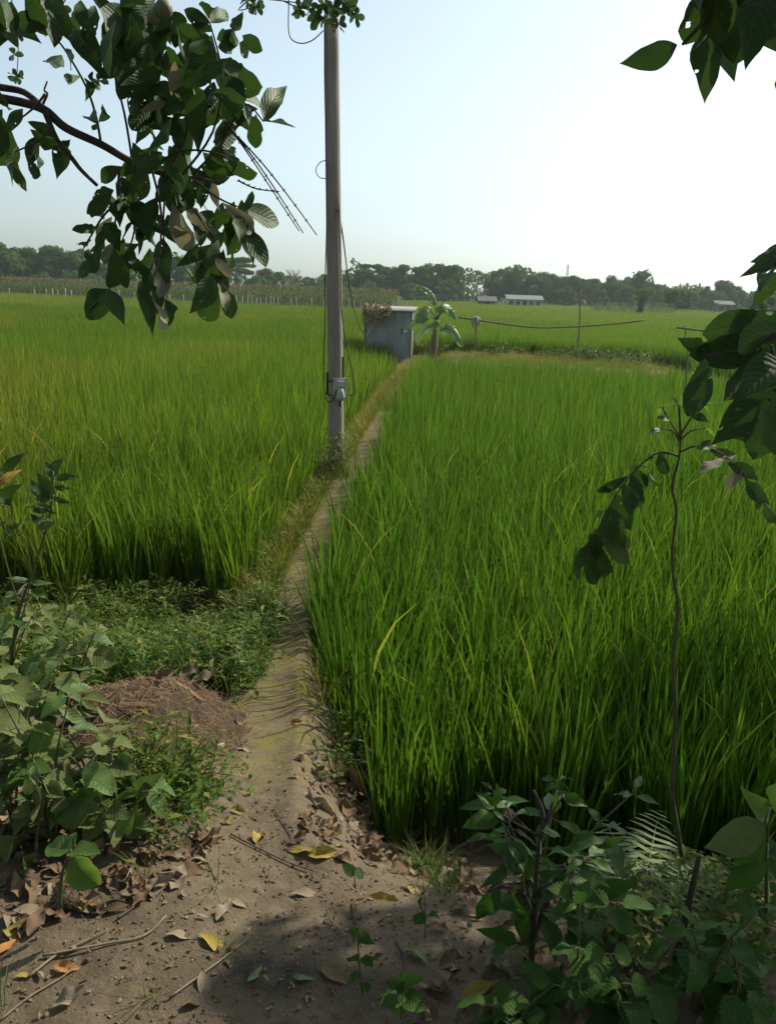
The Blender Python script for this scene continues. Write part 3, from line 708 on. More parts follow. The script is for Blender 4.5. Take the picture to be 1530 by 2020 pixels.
# ---- banana plant
def banana_leaf(root, pix, yv, wid, seed, roll=0.0, shut=1.0):
    r = np.random.default_rng(seed); P = [at(a, b_, yv + q) for a, b_, q in pix]
    k = 26; pts = []
    for i in range(k + 1):
        t = i / k * (len(P) - 1); j = min(int(t), len(P) - 2); u = t - j
        p0, p1, p2, p3 = P[max(j - 1, 0)], P[j], P[j + 1], P[min(j + 2, len(P) - 1)]
        pts.append(.5 * ((2 * p1) + (p2 - p0) * u + (2 * p0 - 5 * p1 + 4 * p2 - p3) * u * u + (3 * p1 - p0 - 3 * p2 + p3) * u ** 3))
    V, F, UV = [], [], []
    tears = set(r.choice(np.arange(8, k - 1), 5, replace=False).tolist()); tl = set(r.choice(np.arange(8, k - 1), 5, replace=False).tolist())
    for side, tr in ((-1, tears), (1, tl)):
        gapd = 0
        for i in range(k):
            t = i / k
            if t < .2: continue
            seg = []
            for q in (i, i + 1):
                tt = q / k; d = (pts[min(q + 1, k)] - pts[max(q - 1, 0)]).normalized()
                sdv = d.cross(Vector((math.sin(roll), -1.3, .8))).normalized(); upv = sdv.cross(d).normalized()
                w_ = .95 * wid * math.sin(min(1, max(0.02, (tt - .2) / .8)) ** .7 * 3.1) ** .6 * .5 if tt < .995 else 0.01
                dr = -.25 * w_ - gapd
                seg.append((pts[q], pts[q] + sdv * side * w_ * .55 * shut + upv * (w_ * .30 * (1.3 - shut)), pts[q] + sdv * side * w_ * shut + upv * (dr * shut + w_ * .5 * (1 - shut))))
            if i in tr:
                gapd = r.uniform(-.02, .10) * wid; pull = (pts[i + 1] - pts[i]) * r.uniform(.2, .6)
                seg[0] = (seg[0][0], seg[0][1] + pull * .5, seg[0][2] + pull)
            o = len(V); V += [*seg[0], *seg[1]]
            UV += [(t, .5), (t, .5 + side * .25), (t, .5 + side * .5), (t + 1 / k, .5), (t + 1 / k, .5 + side * .25), (t + 1 / k, .5 + side * .5)]
            F += [(o, o + 1, o + 4, o + 3)] + ([] if i in tr else [(o + 1, o + 2, o + 5, o + 4)])
    lf = child('leaf', np_mesh('banana_leaf', [tuple(v) for v in V], F, M['banana'], uv=UV, smooth_=True), root)
    rb = MB().tube([p + Vector((0, 0, -.006)) for p in pts[::2]], [.022 * (1 - .75 * i / 13) for i in range(len(pts[::2]))], 5, 1)
    sub_child('midrib', rb.mesh('midrib', M['green_stem']), lf, root)
bb_ = at(853, 704, 27.6); yb_ = 27.6
ban = thing('banana_plant', 'young banana plant with torn drooping leaves beside the tin shed', 'banana plant', (bb_.x, bb_.y, T(bb_.x, bb_.y)))
MB().tube([Vector((bb_.x, yb_, T(bb_.x, yb_) - .05)), at(856, 680, yb_), at(858, 655, yb_), at(861, 630, yb_)], [.14, .11, .085, .05], 12, 4).part('pseudostem', M['banana_stem'], ban)
MB().tube([at(846, 704, yb_ - .1), at(849, 685, yb_ - .1), at(853, 660, yb_ - .08)], [.06, .05, .02], 8, 3).part('dry_sheath', M['bamboo'], ban)
for args in (([(861, 630, 0), (857, 600, 0), (845, 580, 0), (832, 570, 0), (817, 560, 0)], .46, 1, .5, .75),
             ([(861, 632, 0), (868, 612, 0), (872, 596, .1), (876, 582, .2)], .08, 2, .1, .4),
             ([(861, 632, 0), (848, 612, -.2), (838, 612, -.3), (828, 622, -.4), (820, 636, -.5)], .46, 3, -.2, 1),
             ([(861, 632, 0), (845, 622, -.1), (828, 630, -.2), (812, 642, -.2), (796, 652, -.2)], .42, 4, -.5, 1),
             ([(861, 632, 0), (874, 612, .1), (884, 612, .2), (892, 620, .2), (897, 630, .2)], .42, 5, .2, 1),
             ([(861, 634, 0), (872, 648, -.3), (885, 648, -.4), (898, 660, -.5), (913, 684, -.6)], .46, 6, .3, 1),
             ([(861, 636, 0), (855, 640, .3), (840, 648, .4), (828, 662, .4), (822, 676, .4)], .36, 7, -.4, 1),
             ([(861, 632, 0), (866, 615, .4), (875, 606, .5), (884, 605, .7), (892, 612, .9)], .40, 8, .1, 1),
             ([(860, 640, 0), (862, 632, -.15), (862, 634, -.3), (861, 642, -.36), (859, 652, -.38)], .18, 9, 0, 1)):
    banana_leaf(ban, args[0], yb_, args[1], args[2], args[3], args[4])

# ---- bamboo rails on sticks
def rail(pix, label, r0=.035, r1=.025):
    pts = [at(*q) for q in pix]; me = MB().tube(pts, [r0 + (r1 - r0) * i / (len(pts) - 1) for i in range(len(pts))], 8, 4)
    return tag(obj('bamboo_rail', me.mesh('bamboo_rail', M['bamboo'])), label, 'bamboo pole')
rail([(904, 626, 28.9), (938, 631, 28.7), (1000, 640, 28.3), (1060, 646, 28), (1120, 645, 27.6), (1200, 640, 27), (1270, 632, 26.4)], 'long sagging bamboo pole lashed level across two sticks over the bund')
rail([(1335, 646, 17), (1375, 651, 16.6), (1430, 657, 16.1), (1500, 664, 15.5)], 'short bamboo pole tied to a thin forked stick in the rice', .022, .02)
def stick(pix, y, r0, r1, label, mat='bamboo', fork=False):
    pts = [at(a, b_, y) for a, b_ in pix]; g0 = Vector((pts[-1].x, y, T(pts[-1].x, y) - .1)); pts[-1] = g0
    rt = thing('stick', label, 'stick', g0)
    MB().tube(pts, [r1 + (r0 - r1) * i / (len(pts) - 1) for i in range(len(pts))], 7, 3).part('shaft', M[mat], rt)
    return rt, pts
st1, p_ = stick([(938, 630), (938, 660), (936, 690)], 28.68, .035, .03, 'thick support stick with a rag tied on top near the banana plant')
rg = MB(); c0 = p_[0]
for i in range(5):
    a = i * 1.26; rg.tube([c0 + Vector((0, 0, .07)), c0 + Vector((math.cos(a) * .10, math.sin(a) * .1, .03)), c0 + Vector((math.cos(a) * .12, math.sin(a) * .12, -.10)), c0 + Vector((math.cos(a) * .09, math.sin(a) * .08, -.22 - .06 * (i % 3)))], [.04, .06, .05, .012], 7, 3)
rg.part('rag', M['rag'], st1)
stick([(1144, 572), (1143, 620), (1141, 660), (1138, 700)], 27.55, .035, .022, 'tall thin stick standing above the bund and crossing the bamboo pole')
stick([(1347, 640), (1352, 655), (1349, 670), (1356, 700), (1358, 730)], 16.9, .018, .012, 'thin forked stick holding up the short bamboo pole')

# ---- bund weeds, pole-foot weeds
WT = [leafy('weed_tall', M['weed'], 34, .06, .26, .06, 190 + i, .26) for i in range(3)] + [blades('weed_grass', M['weed'], 18, .04, .2, .35, .005, .4, .4, 3, .2, 195 + i) for i in range(3)]
wk = WP[::3] + np.array([.03, .02, 0]); wk[:, 2] = tz(wk[:, 0], wk[:, 1])
ra = np.random.default_rng(5); aa = ra.uniform(0, 6.283, 420); qq = ra.uniform(.98, 1.75, 420); hp_ = ong(308, 1392); rp = np.column_stack([hp_.x + .42 * qq * np.cos(aa), hp_.y + .60 * qq * np.sin(aa)]); rp = rp[(rp[:, 1] > hp_.y - .25) & (rp[:, 0] < path_at(rp[:, 1])[0] - path_at(rp[:, 1])[2] - .06)]
wk = np.vstack([wk, np.column_stack([rp, tz(rp[:, 0], rp[:, 1])])])
grass_scatter('tall_weeds', wk, WT, .5, 1.25, .25, 'taller narrow-leaved weeds and grass standing up out of the weed mat', 'weeds', 66)
BW = [leafy('bund_weed', M['weed'], 60, .28, .42, .10, 150 + i, .4) for i in range(4)]
r = np.random.default_rng(8)
def line_pts(seq, n_, spread, seed):
    r = np.random.default_rng(seed); o = []
    for _ in range(n_):
        i = r.integers(0, len(seq) - 1); t = r.uniform(); a, b_ = np.array(seq[i]), np.array(seq[i + 1])
        o.append(a * (1 - t) + b_ * t + r.normal(0, spread, 2))
    o = np.array(o); return np.column_stack([o, tz(o[:, 0], o[:, 1])])
grass_scatter('bund_weeds', np.vstack([line_pts([(5.6, 26.6), (8.6, 25.6)], 46, .4, 1), line_pts([(2.4, 27), (6.2, 26.6)], 14, .5, 2), line_pts([(1.2, 28.2), (1.7, 28.2)], 8, .2, 9), line_pts([(8.6, 23.5), (9.0, 18)], 8, .2, 4)]), BW, .45, 1.25, .15, 'grey-green weeds sprouting along the mud bund under the bamboo pole', 'weeds', 9)
grass_scatter('bund_grass', np.vstack([line_pts([(1.9, 26.4), (5, 25.6), (8.4, 24.8)], 1500, 1.1, 3)]), VG, .35, .9, .2, 'short cropped grass covering the mud bund', 'grass', 10)
PW = [leafy('pole_weed', M['weed'], 60, .16, .55, .07, 160 + i, .28) for i in range(3)]
pfp = np.column_stack([PB.x + r.normal(-.15, .2, 46), PB.y + r.normal(-.25, .28, 46)]); pfp = np.column_stack([pfp, tz(pfp[:, 0], pfp[:, 1])])
grass_scatter('pole_foot_weeds', pfp, PW, .5, 1.15, .12, 'tall leafy weeds crowding the foot of the concrete pole', 'weeds', 12)

# ================================================================== FENCE, CORN, CROPS
M['post'] = plain_mat('pale_post', (.55, .53, .48), (.40, .38, .33), 5, .8, .2, .01)
fen = thing('field_fence', 'long fence of pale posts and wire along the edge of the corn field', 'fence', (FA.x, FA.y, T(FA.x, FA.y)))
fpx = [-230, -180, -120, -60, -10, 20, 70, 92, 106, 116, 130, 142, 190, 235, 265, 300, 335, 362, 385, 410, 452, 466, 478, 488, 497, 506, 515, 524, 533, 540, 548, 575, 585, 615, 640, 648, 690, 700, 712, 740, 760, 776, 780, 784, 788, 792, 796, 800, 804]
pm = MB().box((0, 0, .62), (.045, .045, .82)).mesh('post', M['post'], False)
fpts = []
for a in fpx:
    lo, hi = 60., 140.
    for _ in range(40):
        mid = (lo + hi) / 2; q = at(a, 585, mid)
        if fence_y(q.x) > mid: lo = mid
        else: hi = mid
    q = at(a, 585, lo); z = T(q.x, q.y); fpts.append(Vector((q.x, q.y, z)))
    child('post', pm, fen, Matrix.Translation((q.x, q.y, z)) @ Matrix.Rotation(random.gauss(0, .04), 4, 'Y') @ Matrix.Scale(random.uniform(.85, 1.12), 4, (0, 0, 1)))
for hgt in (.45, .8, 1.15):
    MB().tube([p + Vector((0, 0, hgt)) for p in fpts], .008, 4, 1).part('wire', M['tin_edge'], fen)
def corn_mesh(seed, h=2.15):
    r = np.random.default_rng(seed); V, F, Tn = [], [], []
    def strip(pts, ws, sd, t):
        o = len(V)
        for p, w_ in zip(pts, ws): V.append(p - sd * w_); V.append(p + sd * w_); Tn.extend([t, t])
        for i in range(len(pts) - 1): F.append((o + 2 * i, o + 2 * i + 1, o + 2 * i + 3, o + 2 * i + 2))
    for a in (0, 1.57): strip([np.array([0, 0, 0.]), np.array([0, 0, h])], [.02, .014], np.array([math.cos(a), math.sin(a), 0]), .2)
    for i in range(11):
        a = r.uniform(0, 6.28); z = h * (.15 + .07 * i); L = r.uniform(.5, .8); d = np.array([math.cos(a), math.sin(a), 0]); sd = np.array([-math.sin(a), math.cos(a), 0])
        strip([np.array([0, 0, z]) + d * L * q + np.array([0, 0, L * (.75 * q - 1.0 * q * q)]) for q in (0, .35, .7, 1)], [.03, .05, .04, .004], sd, r.uniform(0, .35) if i > 2 else .8)
    for i in range(4):
        a = r.uniform(0, 6.28); d = np.array([math.cos(a), math.sin(a), 0]); sd = np.array([-math.sin(a), math.cos(a), 0])
        strip([np.array([0, 0, h]) + d * .22 * q + np.array([0, 0, .34 * q]) for q in (0, .6, 1)], [.022, .03, .012], sd, 1.0)
    return np_mesh('corn_plant', np.array(V), F, M['corn'], tint=Tn)
CM = [corn_mesh(200 + i) for i in range(5)]
r = np.random.default_rng(21)
gx, gy = np.meshgrid(np.arange(FA.x - 2, FB.x - 1, .62), np.arange(0, 60, 1.0)); k_ = (gy < 14) | (r.uniform(0, 1, gx.shape) < .45)
gx, gy = gx[k_], gy[k_]; gx = gx + r.uniform(-.25, .25, gx.size); gy = gy + r.uniform(-.4, .4, gy.size) + fence_y(gx) + 1.2
grass_scatter('corn_field', np.column_stack([gx, gy, tz(gx, gy)]), CM, .85, 1.2, .06, 'corn field with brown tassels behind the post fence', 'corn', 14)
def band(px0, px1, y0, y1, n_, seed):
    r = np.random.default_rng(seed); y = r.uniform(y0, y1, n_); x = (r.uniform(px0, px1, n_) - 765) / FPX * y
    return np.column_stack([x, y, tz(x, y)])
VB = [leafy('crop_plant', M['weed'], 70, .45, .75, .17, 170 + i, .5) for i in range(3)]
grass_scatter('vegetable_bed', np.vstack([band(955, 1010, 58, 61, 30, 1), band(1040, 1110, 53, 56, 42, 2)]), VB, .5, 1.15, .1, 'dark green vegetable bed in the middle of the far rice', 'vegetables', 15)
grass_scatter('far_crop_strip', np.vstack([band(1140, 1300, 128, 136, 260, 3)]), CM, .55, .85, .1, 'strip of tall leafy crop in front of the distant trees', 'crop', 16)
grass_scatter('garden_plot', np.vstack([band(1290, 1430, 98, 112, 190, 4)]), VB, .4, 1.0, .1, 'low pale garden plot with thin stakes before the distant trees', 'vegetables', 17)
for i, a in enumerate((960, 968, 983, 1001, 1012, 1042, 1070, 1092, 1105)):
    q = at(a, 620, 59.5 if a < 1020 else 54.5); z = T(q.x, q.y)
    tag(obj('crop_stake', MB().tube([(q.x, q.y, z - .05), (q.x + .05, q.y, z + 1.15)], [.014, .01], 5, 1).mesh('crop_stake', M['bamboo'])), 'thin stake standing in the vegetable bed', 'stake', 'stakes in the vegetable bed')

# ================================================================== TREE LINE, HOUSES, MASTS
random.seed(108)
def crown_mat(name, c1, c2, tr=.25):
    m, n, l, b, out = new_mat(name)
    oi = N(n, 'ShaderNodeObjectInfo').outputs['Random']; pos = N(n, 'ShaderNodeNewGeometry').outputs['Position']
    at_ = N(n, 'ShaderNodeAttribute'); at_.attribute_name = 'tint'
    c = mixc(n, l, at_.outputs['Fac'], c1, c2)
    c = mixc(n, l, math_node(n, l, 'MULTIPLY', oi, .5), c, (.075, .10, .016))
    l.new(c, b.inputs['Base Color']); b.inputs['Roughness'].default_value = .9; b.inputs['Specular IOR Level'].default_value = .05
    translucent(n, l, b, out, mixc(n, l, .5, c, (.14, .24, .03)), tr); return m
M['crown'] = crown_mat('far_foliage', (.024, .072, .010), (.052, .124, .016), .28)
M['crown_b'] = crown_mat('far_foliage_light', (.044, .112, .016), (.085, .170, .026), .28)
M['bare'] = plain_mat('bare_wood', (.20, .17, .14), (.13, .11, .09), 5, .9, .2)
M['palm'] = crown_mat('palm_frond', (.04, .07, .02), (.08, .11, .03))
def crown_mesh(kind, seed, mat, nl=None):
    """leaf clumps of a crown; unit tree height 10 m"""
    r = np.random.default_rng(seed); V, F, Tn = [], [], []
    L = []
    if kind == 'round':
        for i in range(20):
            a = r.uniform(0, 6.28); z = r.uniform(2.2, 9.0); R0 = 3.3 * math.sqrt(max(.05, 1 - ((z - 5.2) / 5.0) ** 2)); q = R0 * math.sqrt(r.uniform(.1, 1))
            L.append((q * math.cos(a), q * math.sin(a), z, r.uniform(.9, 1.7)))
    elif kind == 'tall':
        for i in range(20):
            a = r.uniform(0, 6.28); z = r.uniform(2.0, 9.4); R0 = 2.0 + .5 * math.sin(z * 1.3 + seed); q = R0 * math.sqrt(r.uniform(.0, 1)) * (1 if z < 7.5 else .55)
            L.append((q * math.cos(a), q * math.sin(a), z, r.uniform(.75, 1.3)))
    elif kind == 'umbrella':
        for i in range(22):
            a = r.uniform(0, 6.28); lay = r.choice([6.6, 8.0, 9.2]); q = {6.6: 5.2, 8.0: 4.2, 9.2: 2.8}[float(lay)] * math.sqrt(r.uniform(.05, 1))
            L.append((q * math.cos(a), q * math.sin(a), lay + r.normal(0, .15) - q * .12, -r.uniform(1.0, 1.6)))
    elif kind == 'airy':
        for i in range(14):
            a = r.uniform(0, 6.28); z = r.uniform(4.5, 9.5); q = r.uniform(.3, 2.4)
            L.append((q * math.cos(a), q * math.sin(a), z, r.uniform(.4, .8)))
    elif kind == 'bushy':
        for i in range(18):
            a = r.uniform(0, 6.28); z = r.uniform(.8, 8.8); R0 = 4.6 * math.sqrt(max(.05, 1 - ((z - 3.8) / 6.0) ** 2)); q = R0 * math.sqrt(r.uniform(.2, 1))
            L.append((q * math.cos(a), q * math.sin(a), z, r.uniform(1.0, 1.8)))
    for x, y, z, s in L:
        flat = .38 if s < 0 else .8; s = abs(s); tn = r.uniform(0, 1); k = int(150 * s ** 1.7)
        for i in range(k):
            d = r.normal(0, 1, 3); d /= np.linalg.norm(d) + 1e-6; rad = s * r.uniform(.55, 1.12)
            c = np.array([x + d[0] * rad, y + d[1] * rad, z + d[2] * rad * flat])
            n_ = d + r.normal(0, .35, 3); n_ /= np.linalg.norm(n_); t = np.cross(n_, r.normal(0, 1, 3)); t /= np.linalg.norm(t) + 1e-6; bq = np.cross(n_, t)
            q = r.uniform(.20, .40); o = len(V)
            V += [c - t * q, c - bq * q * .55 + n_ * q * .2, c + t * q, c + bq * q * .55 + n_ * q * .2]; F.append((o, o + 1, o + 2, o + 3)); Tn += [float(np.clip(tn + r.normal(0, .2), 0, 1))] * 4
    return np_mesh('crown', np.array(V), F, mat, tint=Tn), L
def trunk_mesh(L, seed, r0=.28, split=.35, mat='bark', top=None):
    r = np.random.default_rng(seed); mb = MB(); zt = top or np.mean([q[2] for q in L])
    sx, sy = r.normal(0, .25, 2)
    sp_ = Vector((sx, sy, zt * split + .8)); mb.tube([(0, 0, -.4), (sx * .4, sy * .4, zt * split * .5), sp_, (sx * 1.4, sy * 1.4, zt)], [r0, r0 * .75, r0 * .62, r0 * .25], 8, 3)
    for q in L[::2]:
        p = Vector(q[:3]); mb.tube([sp_, sp_.lerp(p, .5) + Vector((0, 0, -.25)), p], [r0 * .42, r0 * .25, r0 * .08], 5, 2)
    return mb.mesh('trunk', M[mat])
TV = {}
for kd, ks, mt in (('round', 4, 'crown'), ('tall', 3, 'crown'), ('umbrella', 2, 'crown'), ('airy', 2, 'crown'), ('bushy', 3, 'crown_b')):
    TV[kd] = []
    for i in range(ks):
        cm, L_ = crown_mesh(kd, 300 + 17 * i + len(kd), M[mt]); TV[kd].append((cm, trunk_mesh(L_, 400 + i, .22 if kd != 'airy' else .12)))
def far_tree(kind, px, py_top, y, wid=1.0, label=None, group='distant tree line', name='broadleaf_tree', var=None, rz=None):
    p = at(px, py_top, y); gz = T(p.x, p.y); h = (p.z - gz) / 9.9
    t = thing(name, label, 'tree', (p.x, p.y, gz), group)
    cm, tm = TV[kind][random.randrange(len(TV[kind])) if var is None else var]
    mt = Matrix.Translation((p.x, p.y, gz)) @ Matrix.Rotation(random.uniform(0, 6.28) if rz is None else rz, 4, 'Z') @ Matrix.Diagonal((h * wid, h * wid, h, 1))
    child('trunk', tm, t, mt); child('crown', cm, t, mt); return t
LB_ = {'round': 'dense dark broadleaf tree with a rounded crown in the distant tree line', 'tall': 'slender upright tree rising out of the distant tree line',
       'umbrella': 'flat-topped spreading tree with layered foliage in the distant tree line', 'bushy': 'low bushy light-green tree at the foot of the distant tree line'}
row = [(-90, 476, 'round', 205, 1.1), (-30, 474, 'round', 200, 1.1), (22, 469, 'round', 196, 1.15), (70, 480, 'round', 205, 1.0), (118, 484, 'round', 198, 1.1), (160, 492, 'tall', 205, 1.2), (205, 500, 'round', 210, 1.0), (250, 505, 'round', 204, 1.0), (300, 502, 'tall', 212, 1.2),
       (345, 505, 'round', 208, 1.0), (385, 508, 'round', 205, .9), (470, 505, 'umbrella', 215, 1.1), (425, 515, 'round', 214, 1.0), (515, 530, 'round', 222, 1.1), (545, 536, 'round', 232, 1.1), (610, 548, 'bushy', 236, .9), (640, 540, 'round', 240, .9), (690, 534, 'round', 230, 1.0),
       (735, 518, 'umbrella', 212, .75), (722, 530, 'round', 220, 1.0), (768, 526, 'round', 216, .9), (800, 522, 'tall', 214, 1.1), (828, 524, 'tall', 208, 1.2), (858, 520, 'round', 212, .9), (888, 522, 'tall', 206, 1.2), (905, 528, 'tall', 214, 1.1), (978, 535, 'tall', 212, 1.0), (1005, 517, 'round', 205, .85), (1030, 533, 'tall', 210, 1.1),
       (1062, 535, 'round', 206, .9), (1085, 540, 'tall', 216, 1.1), (1110, 545, 'round', 212, .9), (1140, 543, 'round', 206, .9), (1165, 550, 'tall', 214, 1.1), (1190, 545, 'round', 203, 1.0), (1225, 538, 'round', 200, 1.05), (1252, 546, 'tall', 206, 1.2), (1272, 536, 'tall', 204, 1.3), (1300, 560, 'round', 206, .9),
       (1330, 570, 'round', 205, .8), (1360, 562, 'round', 203, .9), (1392, 565, 'tall', 200, 1.2), (1425, 553, 'round', 196, .95), (1450, 563, 'round', 200, .9), (1480, 575, 'round', 205, 1.0), (1515, 566, 'round', 198, 1.1), (1560, 560, 'round', 195, 1.1), (1610, 565, 'round', 195, 1.1)]
def where(px):
    for lim, tx in ((140, 'behind the far corn'), (400, 'behind the fenced corn'), (540, 'behind the corn short of the leafless tree'), (700, 'between the leafless tree and the pole'), (850, 'beyond the tin shed'), (960, 'beside the coconut palms'),
                    (1085, 'over the pale house'), (1200, 'near the lattice mast beyond the bamboo pole'), (1300, 'behind the creeper-wrapped trunk'), (1440, 'behind the garden plot'), (9999, 'past the thin airy tree')):
        if px < lim: return tx
LB_ = {'round': 'dark broadleaf tree with a dense rounded crown ', 'tall': 'slender upright tree rising above its neighbours ', 'umbrella': 'flat-topped tree with layered foliage ', 'bushy': 'low bushy light-green tree '}
rr3 = random.Random(3)
row += [(px + rr3.uniform(-8, 8), py + rr3.uniform(12, 22), 'round', yv + 14, 1.15) for px, py, kd, yv, wd in row[::2]]
for px, py, kd, yv, wd in row: far_tree(kd, px, py, yv, wd * 1.15, LB_[kd] + where(px))
r = np.random.default_rng(31)
for px in np.arange(-60, 1600, 62):
    if 930 < px < 1080 or 560 < px < 600: continue
    hy = 575 + (px - 765) * math.tan(ROLL)
    far_tree('bushy', float(px + r.uniform(-18, 18)), float(hy - r.uniform(12, 30)), float(r.uniform(184, 196) if px < 900 else r.uniform(172, 190)), float(r.uniform(.8, 1.4)), LB_['bushy'] + where(px))
far_tree('round', 1328, 570, 150, .95, 'round light tree standing forward of the wood beside the garden plot', None, 'round_tree', 1)
far_tree('round', 1352, 573, 152, .8, 'smaller round tree touching the one beside the garden plot', None, 'round_tree', 2)
far_tree('airy', 1505, 538, 62, .8, 'thin airy tree with sparse leaf tufts standing alone before the wood', None, 'airy_tree', 0)
# far wood that reads as one mass behind the single trees
VV, FF, TT = [], [], []
for i in range(15000):
    px = r.uniform(-160, 1690); yv = r.uniform(232, 262); x = (px - 765) / FPX * yv; hy = 8.5 + 2.0 * math.sin(px * .021) + 1.3 * math.sin(px * .057 + 1)
    if px > 1250 or 480 < px < 680: hy *= .72
    z = FIELD + r.uniform(0, hy); c = np.array([x, yv, z]); n_ = r.normal(0, 1, 3); n_ /= np.linalg.norm(n_); t = np.cross(n_, r.normal(0, 1, 3)); t /= np.linalg.norm(t); bq = np.cross(n_, t); q = r.uniform(.5, .95); o = len(VV)
    VV += [c - t * q, c - bq * q * .6, c + t * q, c + bq * q * .6]; FF.append((o, o + 1, o + 2, o + 3)); TT += [r.uniform(0, .6)] * 4
tag(obj('far_wood', np_mesh('far_wood', np.array(VV), FF, M['crown'], tint=TT)), 'hazy band of woodland closing the gaps behind the distant trees', 'woodland', kind='stuff')
# palms
def palm_meshes(seed):
    r = np.random.default_rng(seed); V, F, Tn = [], [], []
    for i in range(20):
        a = r.uniform(0, 6.28); el = r.uniform(-.3, 1.2); d = np.array([math.cos(a), math.sin(a), 0]); s = np.array([-math.sin(a), math.cos(a), 0]); Ln = 2.4; prev = None
        for j in range(9):
            t = j / 8; p = np.array([0, 0, 9.2]) + d * Ln * t * math.cos(el * .6) + np.array([0, 0, Ln * (math.sin(el) * t - .9 * t * t)])
            if prev is not None:
                for sd in (-1, 1):
                    o = len(V); w_ = .55 * math.sin(t * 2.6 + .3)
                    V += [prev, p, p + s * sd * w_ + np.array([0, 0, -.35 * w_]) + d * .15]; F.append((o, o + 1, o + 2)); Tn += [r.uniform(0, 1)] * 3
            prev = p
    tr_ = MB().tube([(0, 0, -.4), (.15, 0, 3), (.1, .1, 6.5), (0, 0, 9.2)], [.2, .16, .13, .12], 8, 3).mesh('trunk', M['bark'])
    return np_mesh('crown', np.array(V), F, M['palm'], tint=Tn), tr_
TV['palm'] = [palm_meshes(1), palm_meshes(2)]
for px, py, yv in ((925, 538, 198), (942, 532, 205), (957, 540, 202), (913, 545, 200), (20, 502, 186), (1058, 540, 190)): far_tree('palm', px, py, yv, 1.15, 'coconut palm with feathery fronds among the distant trees', name='coconut_palm')
for px, py, yv in ((38, 520, 178), (1345, 586, 168), (1412, 596, 160), (1140, 585, 176)): far_tree('palm', px, py, yv, 1.6, 'short palm-like banana clump at the foot of the distant trees', name='palm_clump')
# bare tree
p = at(577, 520, 175); gz = T(p.x, p.y); H_ = p.z - gz
bt = thing('bare_tree', 'leafless tree with fine pale branches behind the corn field', 'tree', (p.x, p.y, gz))
tk = MB(); tk.tube([(p.x, p.y, gz - .3), (p.x + .1, p.y, gz + H_ * .25), (p.x, p.y, gz + H_ * .45)], [.24, .18, .14], 8, 3); tk.part('trunk', M['bare'], bt)
r = np.random.default_rng(5); br = MB()
def grow_b(a, d, L, rad, lv):
    e = a + d * L; br.tube([a, a + d * L * .5 + Vector(r.normal(0, .06 * L, 3)), e], [rad, rad * .8, rad * .6], 4, 2)
    if lv:
        for _ in range(4): grow_b(a.lerp(e, r.uniform(.5, 1)), (d + Vector(r.normal(0, .5, 3)) + Vector((0, 0, .12))).normalized(), L * r.uniform(.5, .75), rad * .55, lv - 1)
for i in range(7):
    a = i * .9; grow_b(Vector((p.x, p.y, gz + H_ * r.uniform(.28, .45))), Vector((math.cos(a) * .8, math.sin(a) * .8, 1)).normalized(), H_ * .26, .085, 3)
br.part('branch', M['bare'], bt)
# creeper-covered stump
p = at(1268, 571, 122); gz = T(p.x, p.y); hh_ = p.z - gz
cs = thing('creeper_covered_tree', 'lone dead trunk wrapped in green creeper standing in the far rice', 'tree', (p.x, p.y, gz))
MB().tube([(p.x - .2, p.y, gz - .2), (p.x, p.y, gz + hh_ * .5), (p.x + .1, p.y, gz + hh_ * .92)], [.25, .2, .16], 8, 3).part('trunk', M['bark'], cs)
VV, FF, TT = [], [], []
for i in range(1500):
    t = r.uniform(.03, 1); a = r.uniform(0, 6.28); R0 = .42 + .55 * smooth(.45, .85, t) * (1 - .5 * smooth(.88, 1, t)) + .08 * math.sin(t * 30)
    c = np.array([p.x - .2 + .3 * t + R0 * math.cos(a) * r.uniform(.6, 1.1), p.y + R0 * math.sin(a), gz + hh_ * t + r.normal(0, .06)]); n_ = r.normal(0, 1, 3); n_ /= np.linalg.norm(n_); tt = np.cross(n_, r.normal(0, 1, 3)); tt /= np.linalg.norm(tt); bq = np.cross(n_, tt); q = r.uniform(.09, .2); o = len(VV)
    VV += [c - tt * q, c - bq * q * .6, c + tt * q, c + bq * q * .6]; FF.append((o, o + 1, o + 2, o + 3)); TT += [r.uniform(.2, 1)] * 4
child('crown', np_mesh('crown', np.array(VV), FF, M['crown_b'], tint=TT), cs)
